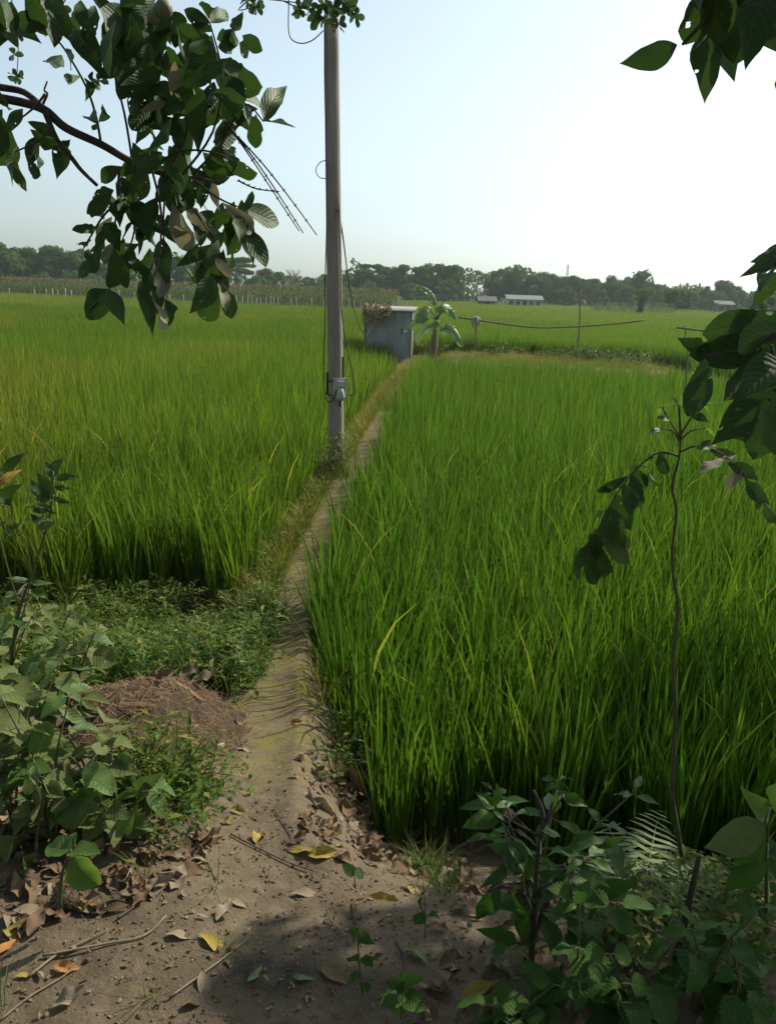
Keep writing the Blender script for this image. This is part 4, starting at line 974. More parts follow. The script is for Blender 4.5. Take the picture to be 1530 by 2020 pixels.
# ---- houses
M['wall_pale'] = plain_mat('pale_wall', (.42, .47, .38), (.33, .38, .30), 1.5, .8, .1)
M['roof_green'] = plain_mat('pale_green_roof', (.15, .21, .17), (.11, .155, .125), 1.5, .85, .1)
M['roof_grey'] = plain_mat('grey_tin_roof', (.11, .115, .12), (.075, .075, .075), 1.5, .8, .1)
M['dark_open'] = plain_mat('dark_opening', (.02, .02, .02), (.03, .03, .03), 2, .8, 0)
M['wall_dark'] = plain_mat('weathered_wall', (.16, .15, .13), (.11, .1, .09), 1.5, .9, .1)
def house(px0, px1, py_eave, py_ridge, y, depth, label, wall, roof, nwin, nm):
    a, b_ = at(px0, py_eave, y), at(px1, py_eave, y); gz = T(a.x, y) - .1; ez = (a.z + b_.z) / 2; rz_ = max(at((px0 + px1) / 2, py_ridge, y).z, ez + .6)
    h = thing(nm, label, 'house', ((a.x + b_.x) / 2, y, gz)); cx = (a.x + b_.x) / 2; hw = (b_.x - a.x) / 2
    MB().box((cx, y + depth / 2, (gz + ez) / 2), (hw, depth / 2, (ez - gz) / 2)).part('wall', M[wall], h, False)
    o = .45; yr = y + depth / 2; t = .08
    V_ = [(a.x - o, y - o, ez - .15), (b_.x + o, y - o, ez - .15), (b_.x + o, yr, rz_), (a.x - o, yr, rz_), (a.x - o, y + depth + o, ez - .15), (b_.x + o, y + depth + o, ez - .15)]
    V_ += [(q[0], q[1], q[2] + t) for q in V_]
    MB().add(V_, [(0, 3, 2, 1), (3, 4, 5, 2), (6, 7, 8, 9), (9, 8, 11, 10), (0, 1, 7, 6), (4, 10, 11, 5), (0, 6, 9, 3), (3, 9, 10, 4), (1, 2, 8, 7), (2, 5, 11, 8)]).part('roof', M[roof], h, False)
    for sx in (a.x, b_.x): MB().add([(sx, y, ez), (sx, y + depth, ez), (sx, yr, rz_ - .08)], [(0, 1, 2)]).part('gable', M[wall], h, False)
    for i in range(nwin):
        wx = a.x + (i + .5) * 2 * hw / nwin; hz = ez - gz
        if i == nwin // 2: MB().box((wx, y - .02, gz + hz * .42), (.42, .05, hz * .42)).part('door', M['dark_open'], h, False)
        else:
            wn = MB().box((wx, y - .01, gz + hz * .58), (.38, .05, hz * .2)).part('window', M['dark_open'], h, False)
            sub_child('frame', MB().box((wx, y - .075, gz + hz * .58), (.03, .012, hz * .2)).mesh('frame', M['wall_pale'], False), wn, h)
    return h
house(1002, 1068, 590, 583, 168, 5, 'pale green-white house with a light roof under the distant trees', 'wall_pale', 'roof_green', 5, 'house')
house(946, 976, 593, 585, 164, 3.4, 'small grey hut with a tin gable roof under the distant trees', 'wall_dark', 'roof_grey', 1, 'hut')
house(1415, 1445, 600, 596, 172, 3.2, 'low weathered hut half hidden by trees behind the garden plot', 'wall_dark', 'roof_grey', 2, 'hut')
house(545, 566, 561, 555, 190, 3.4, 'tiny pale hut glimpsed behind the corn near the leafless tree', 'wall_pale', 'roof_grey', 1, 'hut')
# ---- lattice masts
M['steel'] = plain_mat('mast_steel', (.30, .32, .34), (.22, .24, .26), 1, .5, 0, metal=.4)
def mast(px, py, y, label):
    p = at(px, py, y); gz = T(p.x, y); H_ = p.z - gz; t = thing('lattice_mast', label, 'mast', (p.x, y, gz)); w0, w1 = H_ * .05, H_ * .012
    cor = lambda k, s: Vector((p.x + (w0 + (w1 - w0) * s) * (1, 1, -1, -1)[k], y + (w0 + (w1 - w0) * s) * (1, -1, -1, 1)[k], gz + H_ * s))
    for k in range(4): MB().tube([cor(k, 0), cor(k, 1)], .09, 4, 1).part('leg', M['steel'], t)
    bm_ = MB()
    for i in range(14):
        for k in range(4): bm_.tube([cor(k, i / 14), cor((k + 1) % 4, (i + 1) / 14)], .05, 3, 1); bm_.tube([cor((k + 1) % 4, i / 14), cor(k, (i + 1) / 14)], .05, 3, 1)
    tag(bm_.part('bracing', M['steel'], t), kind='stuff')
    for s in (.9, .96): MB().box((p.x, y, gz + H_ * s), (w1 * 3.2, .12, .12)).part('cross_arm', M['steel'], t, False)
mast(1120, 522, 420, 'faint lattice mast rising above the palms and round trees')
mast(672, 492, 480, 'faint lattice mast standing close beside the pole against the sky')

# ================================================================== FOREGROUND TREES
def tw(mb, pix, y, r0, r1, n=6, sub=4):
    pts = [at(q[0], q[1], y + (q[2] if len(q) > 2 else 0)) for q in pix]; k = len(pts) - 1
    mb.tube(pts, [r0 + (r1 - r0) * i / k for i in range(k + 1)], n, sub); return pts
Y1 = 2.45
base = Vector((-2.35, 2.7, T(-2.35, 2.7)))
lt = thing('overhanging_tree', 'big-leaved tree reaching its leafy branch over the field edge beside the pole', 'tree', base)
MB().tube([base + Vector((0, 0, -.2)), (-2.3, 2.65, .9), (-2.1, 2.6, 1.9), (-2.2, 2.65, 3.2), (-2.4, 2.8, 4.6)], [.13, .11, .095, .075, .04], 12, 5).part('trunk', M['bark'], lt)
b1 = MB(); b1.tube([(-2.13, 2.6, 1.85), at(-120, 180, Y1), at(-40, 190, Y1), at(20, 197, Y1), at(85, 215, Y1), at(130, 252, Y1), at(200, 285, Y1), at(262, 320, Y1), at(335, 346, Y1), at(402, 352, Y1)], [.03, .02, .015, .0125, .0125, .012, .011, .010, .008, .004], 8, 5); b1.part('branch', M['bark'], lt)
b2 = MB(); tw(b2, [(-160, 175), (-60, 162), (0, 172), (48, 182), (85, 212)], Y1 + .03, .012, .008, 8); b2.part('branch', M['bark'], lt)
b3 = MB(); tw(b3, [(88, 218), (112, 275), (142, 312), (160, 335), (192, 366)], Y1 - .02, .009, .005, 7); b3.part('branch', M['bark'], lt)
tg = MB()
for pix in ([(85, 205), (94, 185), (88, 178), (94, 160)], [(90, 185), (70, 210), (40, 235)], [(235, 335), (232, 400), (224, 470), (216, 572)], [(262, 320), (270, 400), (262, 470), (240, 520)], [(300, 335), (318, 420), (312, 520), (290, 570)], [(330, 345), (322, 440), (328, 520)],
            [(335, 346), (372, 400), (425, 480), (428, 560)], [(380, 352), (430, 390), (470, 408)], [(360, 345), (420, 260), (438, 150), (414, 44)], [(380, 345), (440, 280), (480, 205), (520, 240)], [(330, 345), (370, 250), (330, 150), (300, 40)], [(262, 320), (245, 220), (215, 100), (200, -30)],
            [(200, 285), (190, 230), (170, 170), (130, 100), (100, 60), (60, -20)], [(300, 335), (350, 300), (420, 300), (480, 330)], [(232, 400), (205, 425), (180, 465), (165, 490)], [(400, 352), (440, 360), (470, 320)], [(100, 250), (80, 275), (30, 300)], [(335, 346), (350, 420), (345, 480)]):
    tw(tg, pix, Y1 + random.uniform(-.08, .08), .0042, .0022, 5)
tag(tg.part('twigs', M['twig'], lt), kind='stuff')
for pix in ([(430, 225), (480, 290), (540, 380), (590, 456)], [(445, 240), (510, 325), (560, 400), (598, 460)], [(470, 270), (520, 325), (575, 395), (625, 464)], [(470, 356), (505, 372), (551, 378)]):
    sk = MB(); pts = tw(sk, pix, Y1 + .02, .0028, .0016, 5)
    for q in range(7):
        t = q / 7 * (len(pts) - 1); j = int(t); p = pts[j].lerp(pts[j + 1], t - j); sk.tube([p - Vector((.0035, 0, .003)), p + Vector((.004, 0, .003))], .002, 4, 1)
    sk.part('flower_stalk', M['twig'], lt)
LEFT = '''10,-25,15,100,62 -5,-10,-20,75,60 50,-15,100,85,52 122,108,96,152,28 130,95,152,137,22 185,-15,225,100,62 240,-20,300,100,72 290,5,345,92,60 228,40,200,147,42 252,60,245,148,52 300,62,352,20,46 340,40,347,92,42
415,45,372,20,36 415,40,410,-8,26 415,45,452,5,26 420,62,375,40,28 428,78,476,60,40 462,62,480,28,26 478,70,513,98,32 472,85,496,118,32 430,92,480,85,36 425,120,492,141,46 420,125,462,192,46 410,90,378,102,42 345,100,318,132,46 400,110,358,152,50
460,180,537,165,46 470,190,523,192,32 520,240,571,158,34 523,240,584,241,38 505,225,500,296,42 470,185,497,252,46 440,150,482,242,50 430,190,398,252,56 380,170,338,242,56 330,180,298,252,60 300,200,258,262,60 265,190,332,217,40 440,312,497,337,46 440,322,502,347,38 420,280,492,262,50 400,300,472,352,50
380,350,328,382,42 350,330,298,402,50 320,300,268,362,46 290,330,248,402,46 470,405,560,433,42 465,410,516,527,40 482,440,530,516,34 410,470,363,502,32 430,480,368,562,66 420,545,372,617,56 430,560,403,649,42 440,565,457,627,32
215,570,163,620,42 215,575,183,640,44 215,572,247,637,32 225,490,220,572,50 245,470,233,547,46 200,480,173,562,42 275,555,300,662,26 295,560,312,622,36 325,590,344,662,11 320,470,337,562,30
225,375,178,402,30 220,385,176,422,26 205,420,168,431,19 190,450,158,456,17 180,475,153,486,15 175,490,187,527,17 205,440,232,492,36 215,440,193,502,26 240,405,223,378,21 250,400,272,427,23 265,395,292,472,36 270,430,233,472,36 300,420,268,502,42
20,250,-12,332,52 60,255,112,302,46 70,270,53,332,36 30,300,35,387,17 55,310,77,362,17 125,285,104,337,36 55,240,107,262,19 0,180,20,232,32 160,150,118,166,13 170,155,176,187,13 180,160,183,138,15 195,245,156,209,15 195,240,217,193,15 200,235,188,257,19 5,215,-30,270,50 200,360,240,330,40 150,60,180,130,40 340,200,300,150,44 360,230,410,200,46 420,210,370,190,40'''
random.seed(101)
for q in LEFT.split():
    a, b_, c_, d_, w_ = map(float, q.split(','))
    leaf_px(lt, (a, b_), (c_, d_), w_, Y1 + random.gauss(0, .09), random.choice(('ovate', 'oblong')), 'leaf_dark')
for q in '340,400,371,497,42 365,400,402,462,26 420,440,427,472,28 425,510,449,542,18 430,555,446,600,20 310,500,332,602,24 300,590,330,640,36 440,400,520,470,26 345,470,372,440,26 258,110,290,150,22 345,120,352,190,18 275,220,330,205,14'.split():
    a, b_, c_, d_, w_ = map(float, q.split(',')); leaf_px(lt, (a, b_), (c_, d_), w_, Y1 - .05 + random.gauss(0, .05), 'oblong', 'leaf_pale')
random.seed(102)
for poly, n_, l0, l1 in (([(-20, -40), (260, -40), (330, 60), (240, 90), (120, 40), (20, 60), (-20, 40)], 20, 60, 105), ([(-20, 225), (60, 240), (130, 270), (130, 310), (60, 330), (-20, 330)], 8, 50, 85), ([(200, 370), (300, 380), (320, 520), (230, 560), (165, 500)], 10, 40, 70), ([(345, 430), (440, 440), (450, 570), (375, 600)], 6, 55, 85)):
    k_ = 0
    while k_ < n_:
        a, b_ = random.uniform(-20, 460), random.uniform(-40, 600)
        if not in_poly(np.array([a]), np.array([b_]), poly)[0]: continue
        an = random.gauss(math.pi / 2, .55); L_ = random.uniform(l0, l1); k_ += 1
        leaf_px(lt, (a - math.cos(an) * L_ * .4, b_ - math.sin(an) * L_ * .4), (a + math.cos(an) * L_ * .6, b_ + math.sin(an) * L_ * .6), L_ * random.uniform(.32, .44), Y1 + random.uniform(-.1, .25), random.choice(('ovate', 'oblong', 'lance')), 'leaf_dark')
core = [(235, -10), (345, 40), (400, 60), (455, 130), (490, 250), (470, 340), (400, 400), (310, 400), (245, 330), (262, 200), (215, 110)]
k_ = 0
while k_ < 66:
    a, b_ = random.uniform(190, 500), random.uniform(-10, 480)
    if not in_poly(np.array([a]), np.array([b_]), core)[0]: continue
    an = random.gauss(math.pi / 2, .9); L_ = random.uniform(55, 100); k_ += 1
    leaf_px(lt, (a - math.cos(an) * L_ * .4, b_ - math.sin(an) * L_ * .4), (a + math.cos(an) * L_ * .6, b_ + math.sin(an) * L_ * .6), random.uniform(24, 42), Y1 + random.uniform(-.12, .38), random.choice(('ovate', 'oblong')), 'leaf_dark')
for _ in range(46):
    a, b_ = random.uniform(200, 500), random.uniform(370, 540)
    if b_ > 470 and 345 < a < 395 or a > 480 and b_ > 430: continue
    an = random.gauss(math.pi / 2, .45); L_ = random.uniform(45, 95)
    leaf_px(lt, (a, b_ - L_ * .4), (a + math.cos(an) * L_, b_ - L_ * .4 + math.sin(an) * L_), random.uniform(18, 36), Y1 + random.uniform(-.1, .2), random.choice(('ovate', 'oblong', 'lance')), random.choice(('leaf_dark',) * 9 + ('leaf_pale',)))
M['fruit'] = plain_mat('green_fruit', (.11, .12, .075), (.15, .15, .09), 8, .6, .2)
for px, py, rp in ((323, 18, 15), (303, 34, 11)):
    c0 = at(px, py, Y1 - .1); rd = rp * Y1 / FPX
    MB().tube([c0 + Vector((0, 0, rd * math.cos(t))) for t in np.linspace(0, 3.1416, 9)], [max(.0005, rd * math.sin(t)) for t in np.linspace(0, 3.1416, 9)], 12, 1).part('fruit', M['fruit'], lt)

# ---- small-leaved creeper hanging across the top
def rosette(root, px, py, n_, lp, y):
    for i in range(n_):
        a = 6.283 * i / n_ + random.uniform(-.3, .3); L_ = lp * random.uniform(.8, 1.2)
        leaf_px(root, (px, py), (px + math.cos(a) * L_, py + math.sin(a) * L_), L_ * .55, y, 'small', 'leaf_vine', dy=.02)
v0 = at(160, -330, 2.6)
vn = thing('hanging_creeper', 'thin creeper with small rounded leaves trailing across the tree and the pole top', 'creeper', v0)
vm = MB()
for pix in ([(160, -330), (150, -60), (120, 20), (135, 60), (165, 85)], [(160, -330), (60, -100), (20, 20), (36, 70), (34, 150)], [(160, -330), (300, -120), (420, -45), (500, -8), (560, 2), (610, 8), (660, 15), (700, 20)], [(560, 2), (590, 18), (605, 30), (612, 10)], [(500, -8), (470, 20), (505, 12)]):
    tw(vm, pix, 2.75, .0022, .0014, 5)
vm.part('stem', M['twig'], vn)
for px, py, n_, lp in ((36, 68, 6, 16), (34, 150, 7, 18), (28, 108, 3, 16), (118, 20, 5, 20), (140, 60, 7, 20), (163, 82, 6, 20), (150, 38, 4, 18), (505, 14, 7, 19), (488, 0, 4, 16), (592, 18, 7, 20), (612, 8, 5, 19), (625, 35, 6, 20), (658, 18, 6, 20), (642, 40, 5, 18), (668, 48, 5, 18), (690, 15, 7, 20), (700, 35, 5, 19), (676, 2, 5, 19), (640, 8, 5, 18), (215, 60, 5, 20), (195, 160, 4, 18)): rosette(vn, px, py, n_, lp, 2.72)

# ---- tree on the sunny side: its crown shades the corner, its leaves hang into view
Y2 = 1.75
rb_ = Vector((4.25, 3.6, T(4.25, 3.6)))
rt = thing('shade_tree', 'big-leaved tree whose dark leaves hang beside the slender sapling', 'tree', rb_)
MB().tube([rb_ + Vector((0, 0, -.3)), (4.2, 3.6, 1.2), (4.0, 3.65, 2.4), (3.7, 3.7, 3.6), (3.5, 3.8, 5.0)], [.17, .14, .12, .09, .04], 12, 5).part('trunk', M['bark'], rt)
for e_ in ((2.2, 1.2, 3.9), (.5, -.6, 4.1), (-1.8, -1.8, 4.2), (1.5, -2.5, 4.2), (3.9, -.5, 4.0)):
    e_ = Vector(e_); MB().tube([(3.75, 3.7, 3.4), Vector((3.75, 3.7, 3.4)).lerp(e_, .5) + Vector((0, 0, .35)), e_], [.06, .045, .012], 8, 4).part('branch', M['bark'], rt)
br = MB(); br.tube([(4.1, 3.62, 1.9), (3.0, 2.8, 1.85), (2.0, 2.1, 1.75), at(1600, 640, Y2), at(1500, 690, Y2)], [.05, .035, .02, .01, .004], 8, 4); br.part('branch', M['bark'], rt)
br = MB(); br.tube([(3.9, 3.66, 2.8), (2.9, 2.8, 2.75), (1.9, 2.1, 2.5), at(1560, -120, Y2), at(1420, 10, Y2), at(1345, 88, Y2)], [.05, .035, .02, .01, .005, .003], 8, 4); br.part('branch', M['bark'], rt)
random.seed(103)
for q in '1335,88,1222,132,46 1388,55,1382,204,66 1400,-40,1467,157,108 1500,-60,1535,110,86 1390,-50,1425,70,80 1540,150,1528,192,20 1470,-40,1500,70,80 1420,-70,1370,10,60 1350,-60,1395,15,50 1545,640,1385,662,72 1545,655,1398,722,92 1550,700,1425,805,112 1388,704,1345,672,34 1390,706,1352,818,46 1545,780,1413,882,82 1545,785,1478,903,82 1500,805,1535,897,46 1560,720,1470,770,90 1545,500,1470,547,26 1545,486,1506,500,18 1545,615,1440,640,50 1560,760,1500,830,80 1545,520,1490,560,20 1560,650,1440,690,90 1560,690,1420,760,100 1555,740,1450,840,90 1550,670,1390,690,60 1560,800,1440,860,70 1450,-40,1440,60,80 1520,-40,1490,90,80 1440,-60,1400,120,90 1480,-60,1452,132,100 1530,-40,1482,122,90 1500,-80,1540,62,90 1425,-60,1362,92,70 1545,490,1478,522,32 1545,500,1488,560,34 1545,535,1498,592,30'.split():
    a, b_, c_, d_, w_ = map(float, q.split(',')); leaf_px(rt, (a, b_), (c_, d_), w_, Y2 + random.gauss(0, .06), random.choice(('ovate', 'oblong')), 'leaf_dark')
tg = MB(); tw(tg, [(1500, 690), (1430, 695), (1388, 705)], Y2, .003, .002, 5); tw(tg, [(1560, 600), (1545, 500)], Y2, .003, .002, 5); tw(tg, [(1520, 680), (1545, 780)], Y2, .003, .002, 5); tg.part('twig', M['twig'], rt)
# crown out of view: leaves placed through the volume that stands between the sun and the shaded corner
r = np.random.default_rng(77)
SH = [(330, 2060), (430, 1940), (470, 1860), (600, 1815), (800, 1800), (880, 1740), (920, 1640), (1050, 1570), (1530, 1560), (1700, 1700), (1700, 2100)]
spx = ground_pts([(a, min(b_, 2100)) for a, b_ in SH], 1500, 5)
VV, FF, UVv = [], [], []
lm = [leaf_mesh('ovate', i, 'leaf_dark') for i in range(NVAR)]
lco = []
for m_ in lm:
    a_ = np.zeros(len(m_.vertices) * 3, np.float32); m_.vertices.foreach_get('co', a_); lco.append(a_.reshape(-1, 3))
nv_ = len(lco[0]); lf_ = np.array([list(p_.vertices) for p_ in lm[0].polygons])
luv = np.zeros((nv_, 2)); luv[:, 0] = np.repeat(np.linspace(0, 1, nv_ // 3), 3); luv[:, 1] = np.tile([0, .5, 1], nv_ // 3)
S_ = np.array(SUN)
for g_ in spx:
    if r.uniform() < .10: continue
    p = g_ + S_ * r.uniform(4.1, 5.9) + r.normal(0, .03, 3)
    d = Vector(r.normal(0, 1, 3) + [0, 0, -.6]).normalized(); L_ = r.uniform(.13, .21)
    mt = np.array(leaf_frame(Vector(p), Vector(p) + d * L_, Vector(r.normal(0, 1, 3)), 1.2)); v = lco[r.integers(0, NVAR)]
    o = len(VV) * nv_; VV.append(v @ mt[:3, :3].T + mt[:3, 3]); FF.append(lf_ + o); UVv.append(luv)
for i in range(3600):                                 # unseen canopy added above and behind the camera to block sky light
    p = np.array([r.uniform(-4.5, 5.5), r.uniform(-4.5, 2.2), 0]); p[2] = 3.2 + .25 * max(0, p[1]) + abs(r.normal(0, .9))
    if i % 3 == 0: p = np.array([r.uniform(-5.5, 6.0), r.uniform(-5.0, -3.2), r.uniform(.3, 4.0)])  # leaf screen added behind the camera, keeping sky light off the foreground
    d = Vector(r.normal(0, 1, 3) + [0, 0, -.4]).normalized(); L_ = r.uniform(.22, .36)
    mt = np.array(leaf_frame(Vector(p), Vector(p) + d * L_, Vector(r.normal(0, .6, 3)) + Vector((0, 0, 1)), 1.5)); v = lco[r.integers(0, NVAR)]
    o = len(VV) * nv_; VV.append(v @ mt[:3, :3].T + mt[:3, 3]); FF.append(lf_ + o); UVv.append(luv)
tag(child('foliage', np_mesh('foliage', np.vstack(VV), np.vstack(FF), M['leaf_dark'], uv=np.vstack(UVv), smooth_=True), rt), kind='stuff')

# ================================================================== FOREGROUND PLANTS
random.seed(104)
def nearest(stems, p):
    best = None
    for st in stems:
        for i in range(len(st) - 1):
            for t in (0, .25, .5, .75, 1):
                q = st[i].lerp(st[i + 1], t); d = (q - p).length + max(0, q.z - p.z) * .8
                if best is None or d < best[0]: best = (d, q)
    return best[1]
def plant_px(name, label, cat, base_px, y, stems, leaves, kinds, mats, group=None, r0=.006, stem_mat='green_stem', jy=.07, root=None):
    """stems: pixel lists (first pixel low); leaves: 'bx,by,tx,ty,w' words"""
    g0 = ong(*base_px) if isinstance(base_px, tuple) else base_px
    t = root or thing(name, label, cat, g0, group); S3 = []
    for pix in stems:
        pts = [at(q[0], q[1], y + (q[2] if len(q) > 2 else 0)) for q in pix]; S3.append(pts)
        k = len(pts) - 1; rr0 = r0 if len(S3) == 1 else r0 * .42; MB().tube(pts, [rr0 * (1 - .6 * i / k) * random.uniform(.86, 1.2) for i in range(k + 1)], 7, 4).part('stem', M[stem_mat], t)
    pm_ = MB()
    for q in leaves.split():
        a, b_, c_, d_, w_ = map(float, q.split(',')[:5]); yy = y + random.gauss(0, jy); mt = random.choice(mats); kd = random.choice(kinds)
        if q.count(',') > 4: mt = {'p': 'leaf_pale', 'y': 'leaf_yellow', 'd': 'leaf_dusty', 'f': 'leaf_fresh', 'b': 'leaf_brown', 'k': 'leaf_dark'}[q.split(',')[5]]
        lf = leaf_px(t, (a, b_), (c_, d_), w_, yy, kd, mt, face=Vector((random.gauss(0, .45), random.gauss(-.55, .4), 1)) if 'k' not in q else (CAM - at(a, b_, yy)).normalized() + Vector((random.gauss(0, .3), random.gauss(0, .3), random.gauss(.1, .3))), dy=.05)
        B = at(a, b_, yy); n_ = nearest(S3, B)
        if (n_ - B).length > .004: pm_.tube([n_, n_.lerp(B, .5) + Vector((0, 0, .12 * (n_ - B).length)), B], [r0 * .4, r0 * .32, r0 * .28], 5, 3)
    if pm_.v: tag(pm_.part('leaf_stalks', M[stem_mat], t), kind='stuff')
    return t
def bush(name, label, cat, base, h, spread, n_stem, pairs, L0, kinds, mats, group=None, r0=.005, seed=0, whorl=2, droop=.25, lean=(0, 0), stem_mat='green_stem', root=None, wsc=1.0):
    rs = random.Random(seed); t = root or thing(name, label, cat, base, group); sm = 0
    for k in range(n_stem):
        a = 6.283 * k / n_stem + rs.uniform(-.5, .5); sp = spread * rs.uniform(.35, 1) if n_stem > 1 else spread * .2; hh = h * rs.uniform(.7, 1.08)
        top = base + Vector((math.cos(a) * sp + lean[0], math.sin(a) * sp + lean[1], hh)); mid = base.lerp(top, .5) + Vector((-math.cos(a) * sp * .15, -math.sin(a) * sp * .15, hh * .08))
        MB().tube([base + Vector((0, 0, -.02)), mid, top], [r0, r0 * .75, r0 * .4], 6, 4).part('stem', M[stem_mat], t)
        for i in range(pairs):
            s = .25 + .75 * i / max(1, pairs - 1); p = base.lerp(mid, s * 2) if s < .5 else mid.lerp(top, s * 2 - 1); rot = i * 1.57 / (whorl / 2) + rs.uniform(-.4, .4)
            for w_ in range(whorl):
                b = rot + 6.283 * w_ / whorl + rs.uniform(-.25, .25); L = L0 * rs.uniform(.65, 1.15) * (1 - .35 * max(0, s - .75) / .25)
                d = Vector((math.cos(b), math.sin(b), rs.gauss(.05, .25) - droop + .5 * max(0, s - .7))).normalized(); B = p + d * L * .22
                MB_pet.tube([p, B], r0 * .28, 4, 1)
                add_leaf(t, B, B + d * L, rs.choice(kinds), rs.choice(mats), Vector((rs.gauss(0, .35), rs.gauss(-.2, .35), 1)), wsc * rs.uniform(.85, 1.15))
    if MB_pet.v: tag(MB_pet.part('leaf_stalks', M[stem_mat], t), kind='stuff'); MB_pet.v, MB_pet.f = [], []
    return t
MB_pet = MB()
DU, FR = ['leaf_dusty', 'leaf_dusty', 'leaf_dusty', 'leaf_fresh'], ['leaf_fresh', 'leaf_fresh', 'leaf_dusty']
# ---- slender sapling
sp_t = plant_px('sapling', 'slender crooked sapling with long feathered leaves standing before the rice', 'sapling', (1345, 1700), 2.02,
    [[(1346, 1708), (1336, 1640), (1325, 1570), (1329, 1480), (1331, 1390), (1326, 1300), (1336, 1200), (1324, 1110), (1333, 1010), (1325, 960), (1339, 900), (1341, 850), (1338, 800)],
     [(1337, 900), (1300, 892), (1255, 924), (1215, 975), (1180, 1040), (1155, 1090)], [(1340, 892), (1375, 879), (1420, 894), (1460, 930), (1500, 985), (1535, 1025)],
     [(1340, 862), (1320, 830), (1305, 805)], [(1340, 860), (1365, 820), (1385, 800)], [(1341, 868), (1362, 850), (1390, 845)], [(1339, 870), (1325, 850), (1300, 845)]],
    '1275,920,1289,966,40,k 1245,935,1266,1001,42,k 1215,975,1251,1057,52,k 1200,1000,1236,1092,46,k 1165,1055,1196,1162,44,k 1155,1090,1181,1162,30,k 1155,1090,1124,1142,32,k 1190,1010,1163,1031,20,k 1210,960,1178,977,20,k 1235,940,1180,967,18,k 1260,920,1230,926,18,k 1288,903,1272,900,14,k 1220,1040,1246,1077,25,d 1185,1060,1246,1112,30,d 1310,895,1294,906,15,k 1255,924,1264,978,32,k 1230,955,1243,1024,36,k 1190,1020,1217,1104,38,k 1175,1050,1148,1102,28,k 1165,1070,1138,1122,26,k 1300,893,1312,934,24,k 1180,1040,1178,1110,34,k '
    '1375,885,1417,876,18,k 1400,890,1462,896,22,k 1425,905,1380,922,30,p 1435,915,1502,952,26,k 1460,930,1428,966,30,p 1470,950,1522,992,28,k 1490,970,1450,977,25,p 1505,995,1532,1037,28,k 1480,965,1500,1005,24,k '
    '1305,805,1295,830,13,f 1308,803,1330,790,12,f 1320,830,1300,822,12,f 1385,800,1412,790,13,f 1385,800,1400,812,12,f 1375,810,1392,790,12,f 1390,845,1408,858,18,f 1365,820,1395,832,16,k 1300,845,1285,848,14,f 1325,850,1318,868,14,f 1338,800,1345,775,12,f 1338,800,1325,780,12,f 1341,800,1360,786,12,f',
    ['oblong', 'ovate'], ['leaf_shade'], r0=.0068, stem_mat='sap_stem', jy=.02)
# ---- palmate shrub in the shade
random.seed(106)
sb = ong(1045, 1900)
ps = plant_px('shrub', 'shaded shrub with glossy ribbed leaves in whorls growing beside the path mouth', 'shrub', sb, 1.55,
    [[(1045, 1930), (1050, 1830), (1060, 1690), (1070, 1610), (1052, 1560)], [(1050, 1830), (1030, 1760), (1028, 1690)], [(1055, 1760), (1100, 1740), (1140, 1770), (1175, 1775)], [(1045, 1920), (1030, 1880), (1022, 1862)], [(1065, 1650), (1010, 1620), (978, 1595)], [(1066, 1640), (1090, 1600), (1110, 1570)], [(1060, 1700), (1100, 1710), (1150, 1690), (1190, 1665)]],
    '975,1590,903,1590,28 975,1590,985,1553,24 990,1580,1042,1575,28 985,1620,908,1632,40 985,1615,1003,1578,26 1020,1605,1057,1605,20 1100,1560,1132,1566,22 1025,1680,953,1660,27 1027,1685,980,1747,54 1030,1690,1067,1747,34 1065,1690,1092,1722,32 1190,1660,1118,1660,26 1130,1715,1088,1715,22 1130,1780,1165,1723,34 1175,1770,1255,1745,42 1180,1785,1283,1837,58 1130,1790,1118,1842,32 985,1750,943,1832,47 1005,1755,1037,1862,52 960,1760,938,1842,42 '
    '1020,1860,943,1838,37 1025,1875,983,1902,22 1030,1865,1077,1850,24 1020,1900,943,1937,37 1020,1900,1008,1962,37 1060,1870,1100,1920,40 1065,1640,1115,1640,30 1110,1575,1160,1590,26 1105,1570,1080,1600,26 1150,1690,1195,1700,26 1170,1770,1150,1840,36 1140,1780,1085,1800,36 1050,1800,1000,1800,36 1055,1780,1100,1760,34 1040,1700,1005,1660,30 978,1592,940,1560,24 980,1600,950,1625,26 1190,1665,1225,1650,24 1185,1668,1215,1690,26',
    ['ovate', 'lance', 'ovate'], ['leaf_shade'], r0=.0085, stem_mat='bark', jy=.06)
bush('shrub', None, None, sb + Vector((.02, .08, 0)), .42, .26, 5, 4, .10, ['ovate', 'lance'], ['leaf_shade'], seed=5, whorl=4, root=ps)
# ---- nettles in the corner
for i, (bx_, by_, h, sp, lb) in enumerate(((1130, 2010, .30, .10, 'dark toothed nettle crowding against the foot of the ribbed shrub'), (1370, 1990, .34, .12, 'broad toothed nettle rising beside the cut brown stick'), (1450, 2030, .26, .12, 'low toothed nettle at the outer edge of the shaded patch'), (1240, 2030, .20, .10, 'small toothed nettle between two larger ones in the shade'), (1010, 2040, .16, .1, 'short dark nettle at the edge of the burnt ground'))):
    bush('nettle', lb, 'nettle', ong(bx_, by_), h, sp, 3, 3, .095, ['nettle'], ['leaf_nettle'], 'nettles in the shaded corner', seed=20 + i, droop=.3)
# ---- big leaf plant at the edge
plant_px('large_leaved_plant', 'plant with one big ribbed sunlit leaf overhanging the ferns', 'plant', (1500, 1900), 1.72, [[(1515, 1920), (1510, 1800), (1512, 1680), (1515, 1610), (1530, 1540)]],
    '1508,1624,1377,1668,78,d 1515,1610,1466,1552,46,f 1525,1600,1545,1540,50,f 1510,1630,1440,1700,60 1512,1640,1470,1790,62 1515,1650,1540,1740,60 1512,1700,1430,1770,50 1515,1740,1545,1800,50 1510,1760,1440,1800,44 1512,1690,1555,1680,50', ['ovate'], ['leaf_shade'], r0=.006)
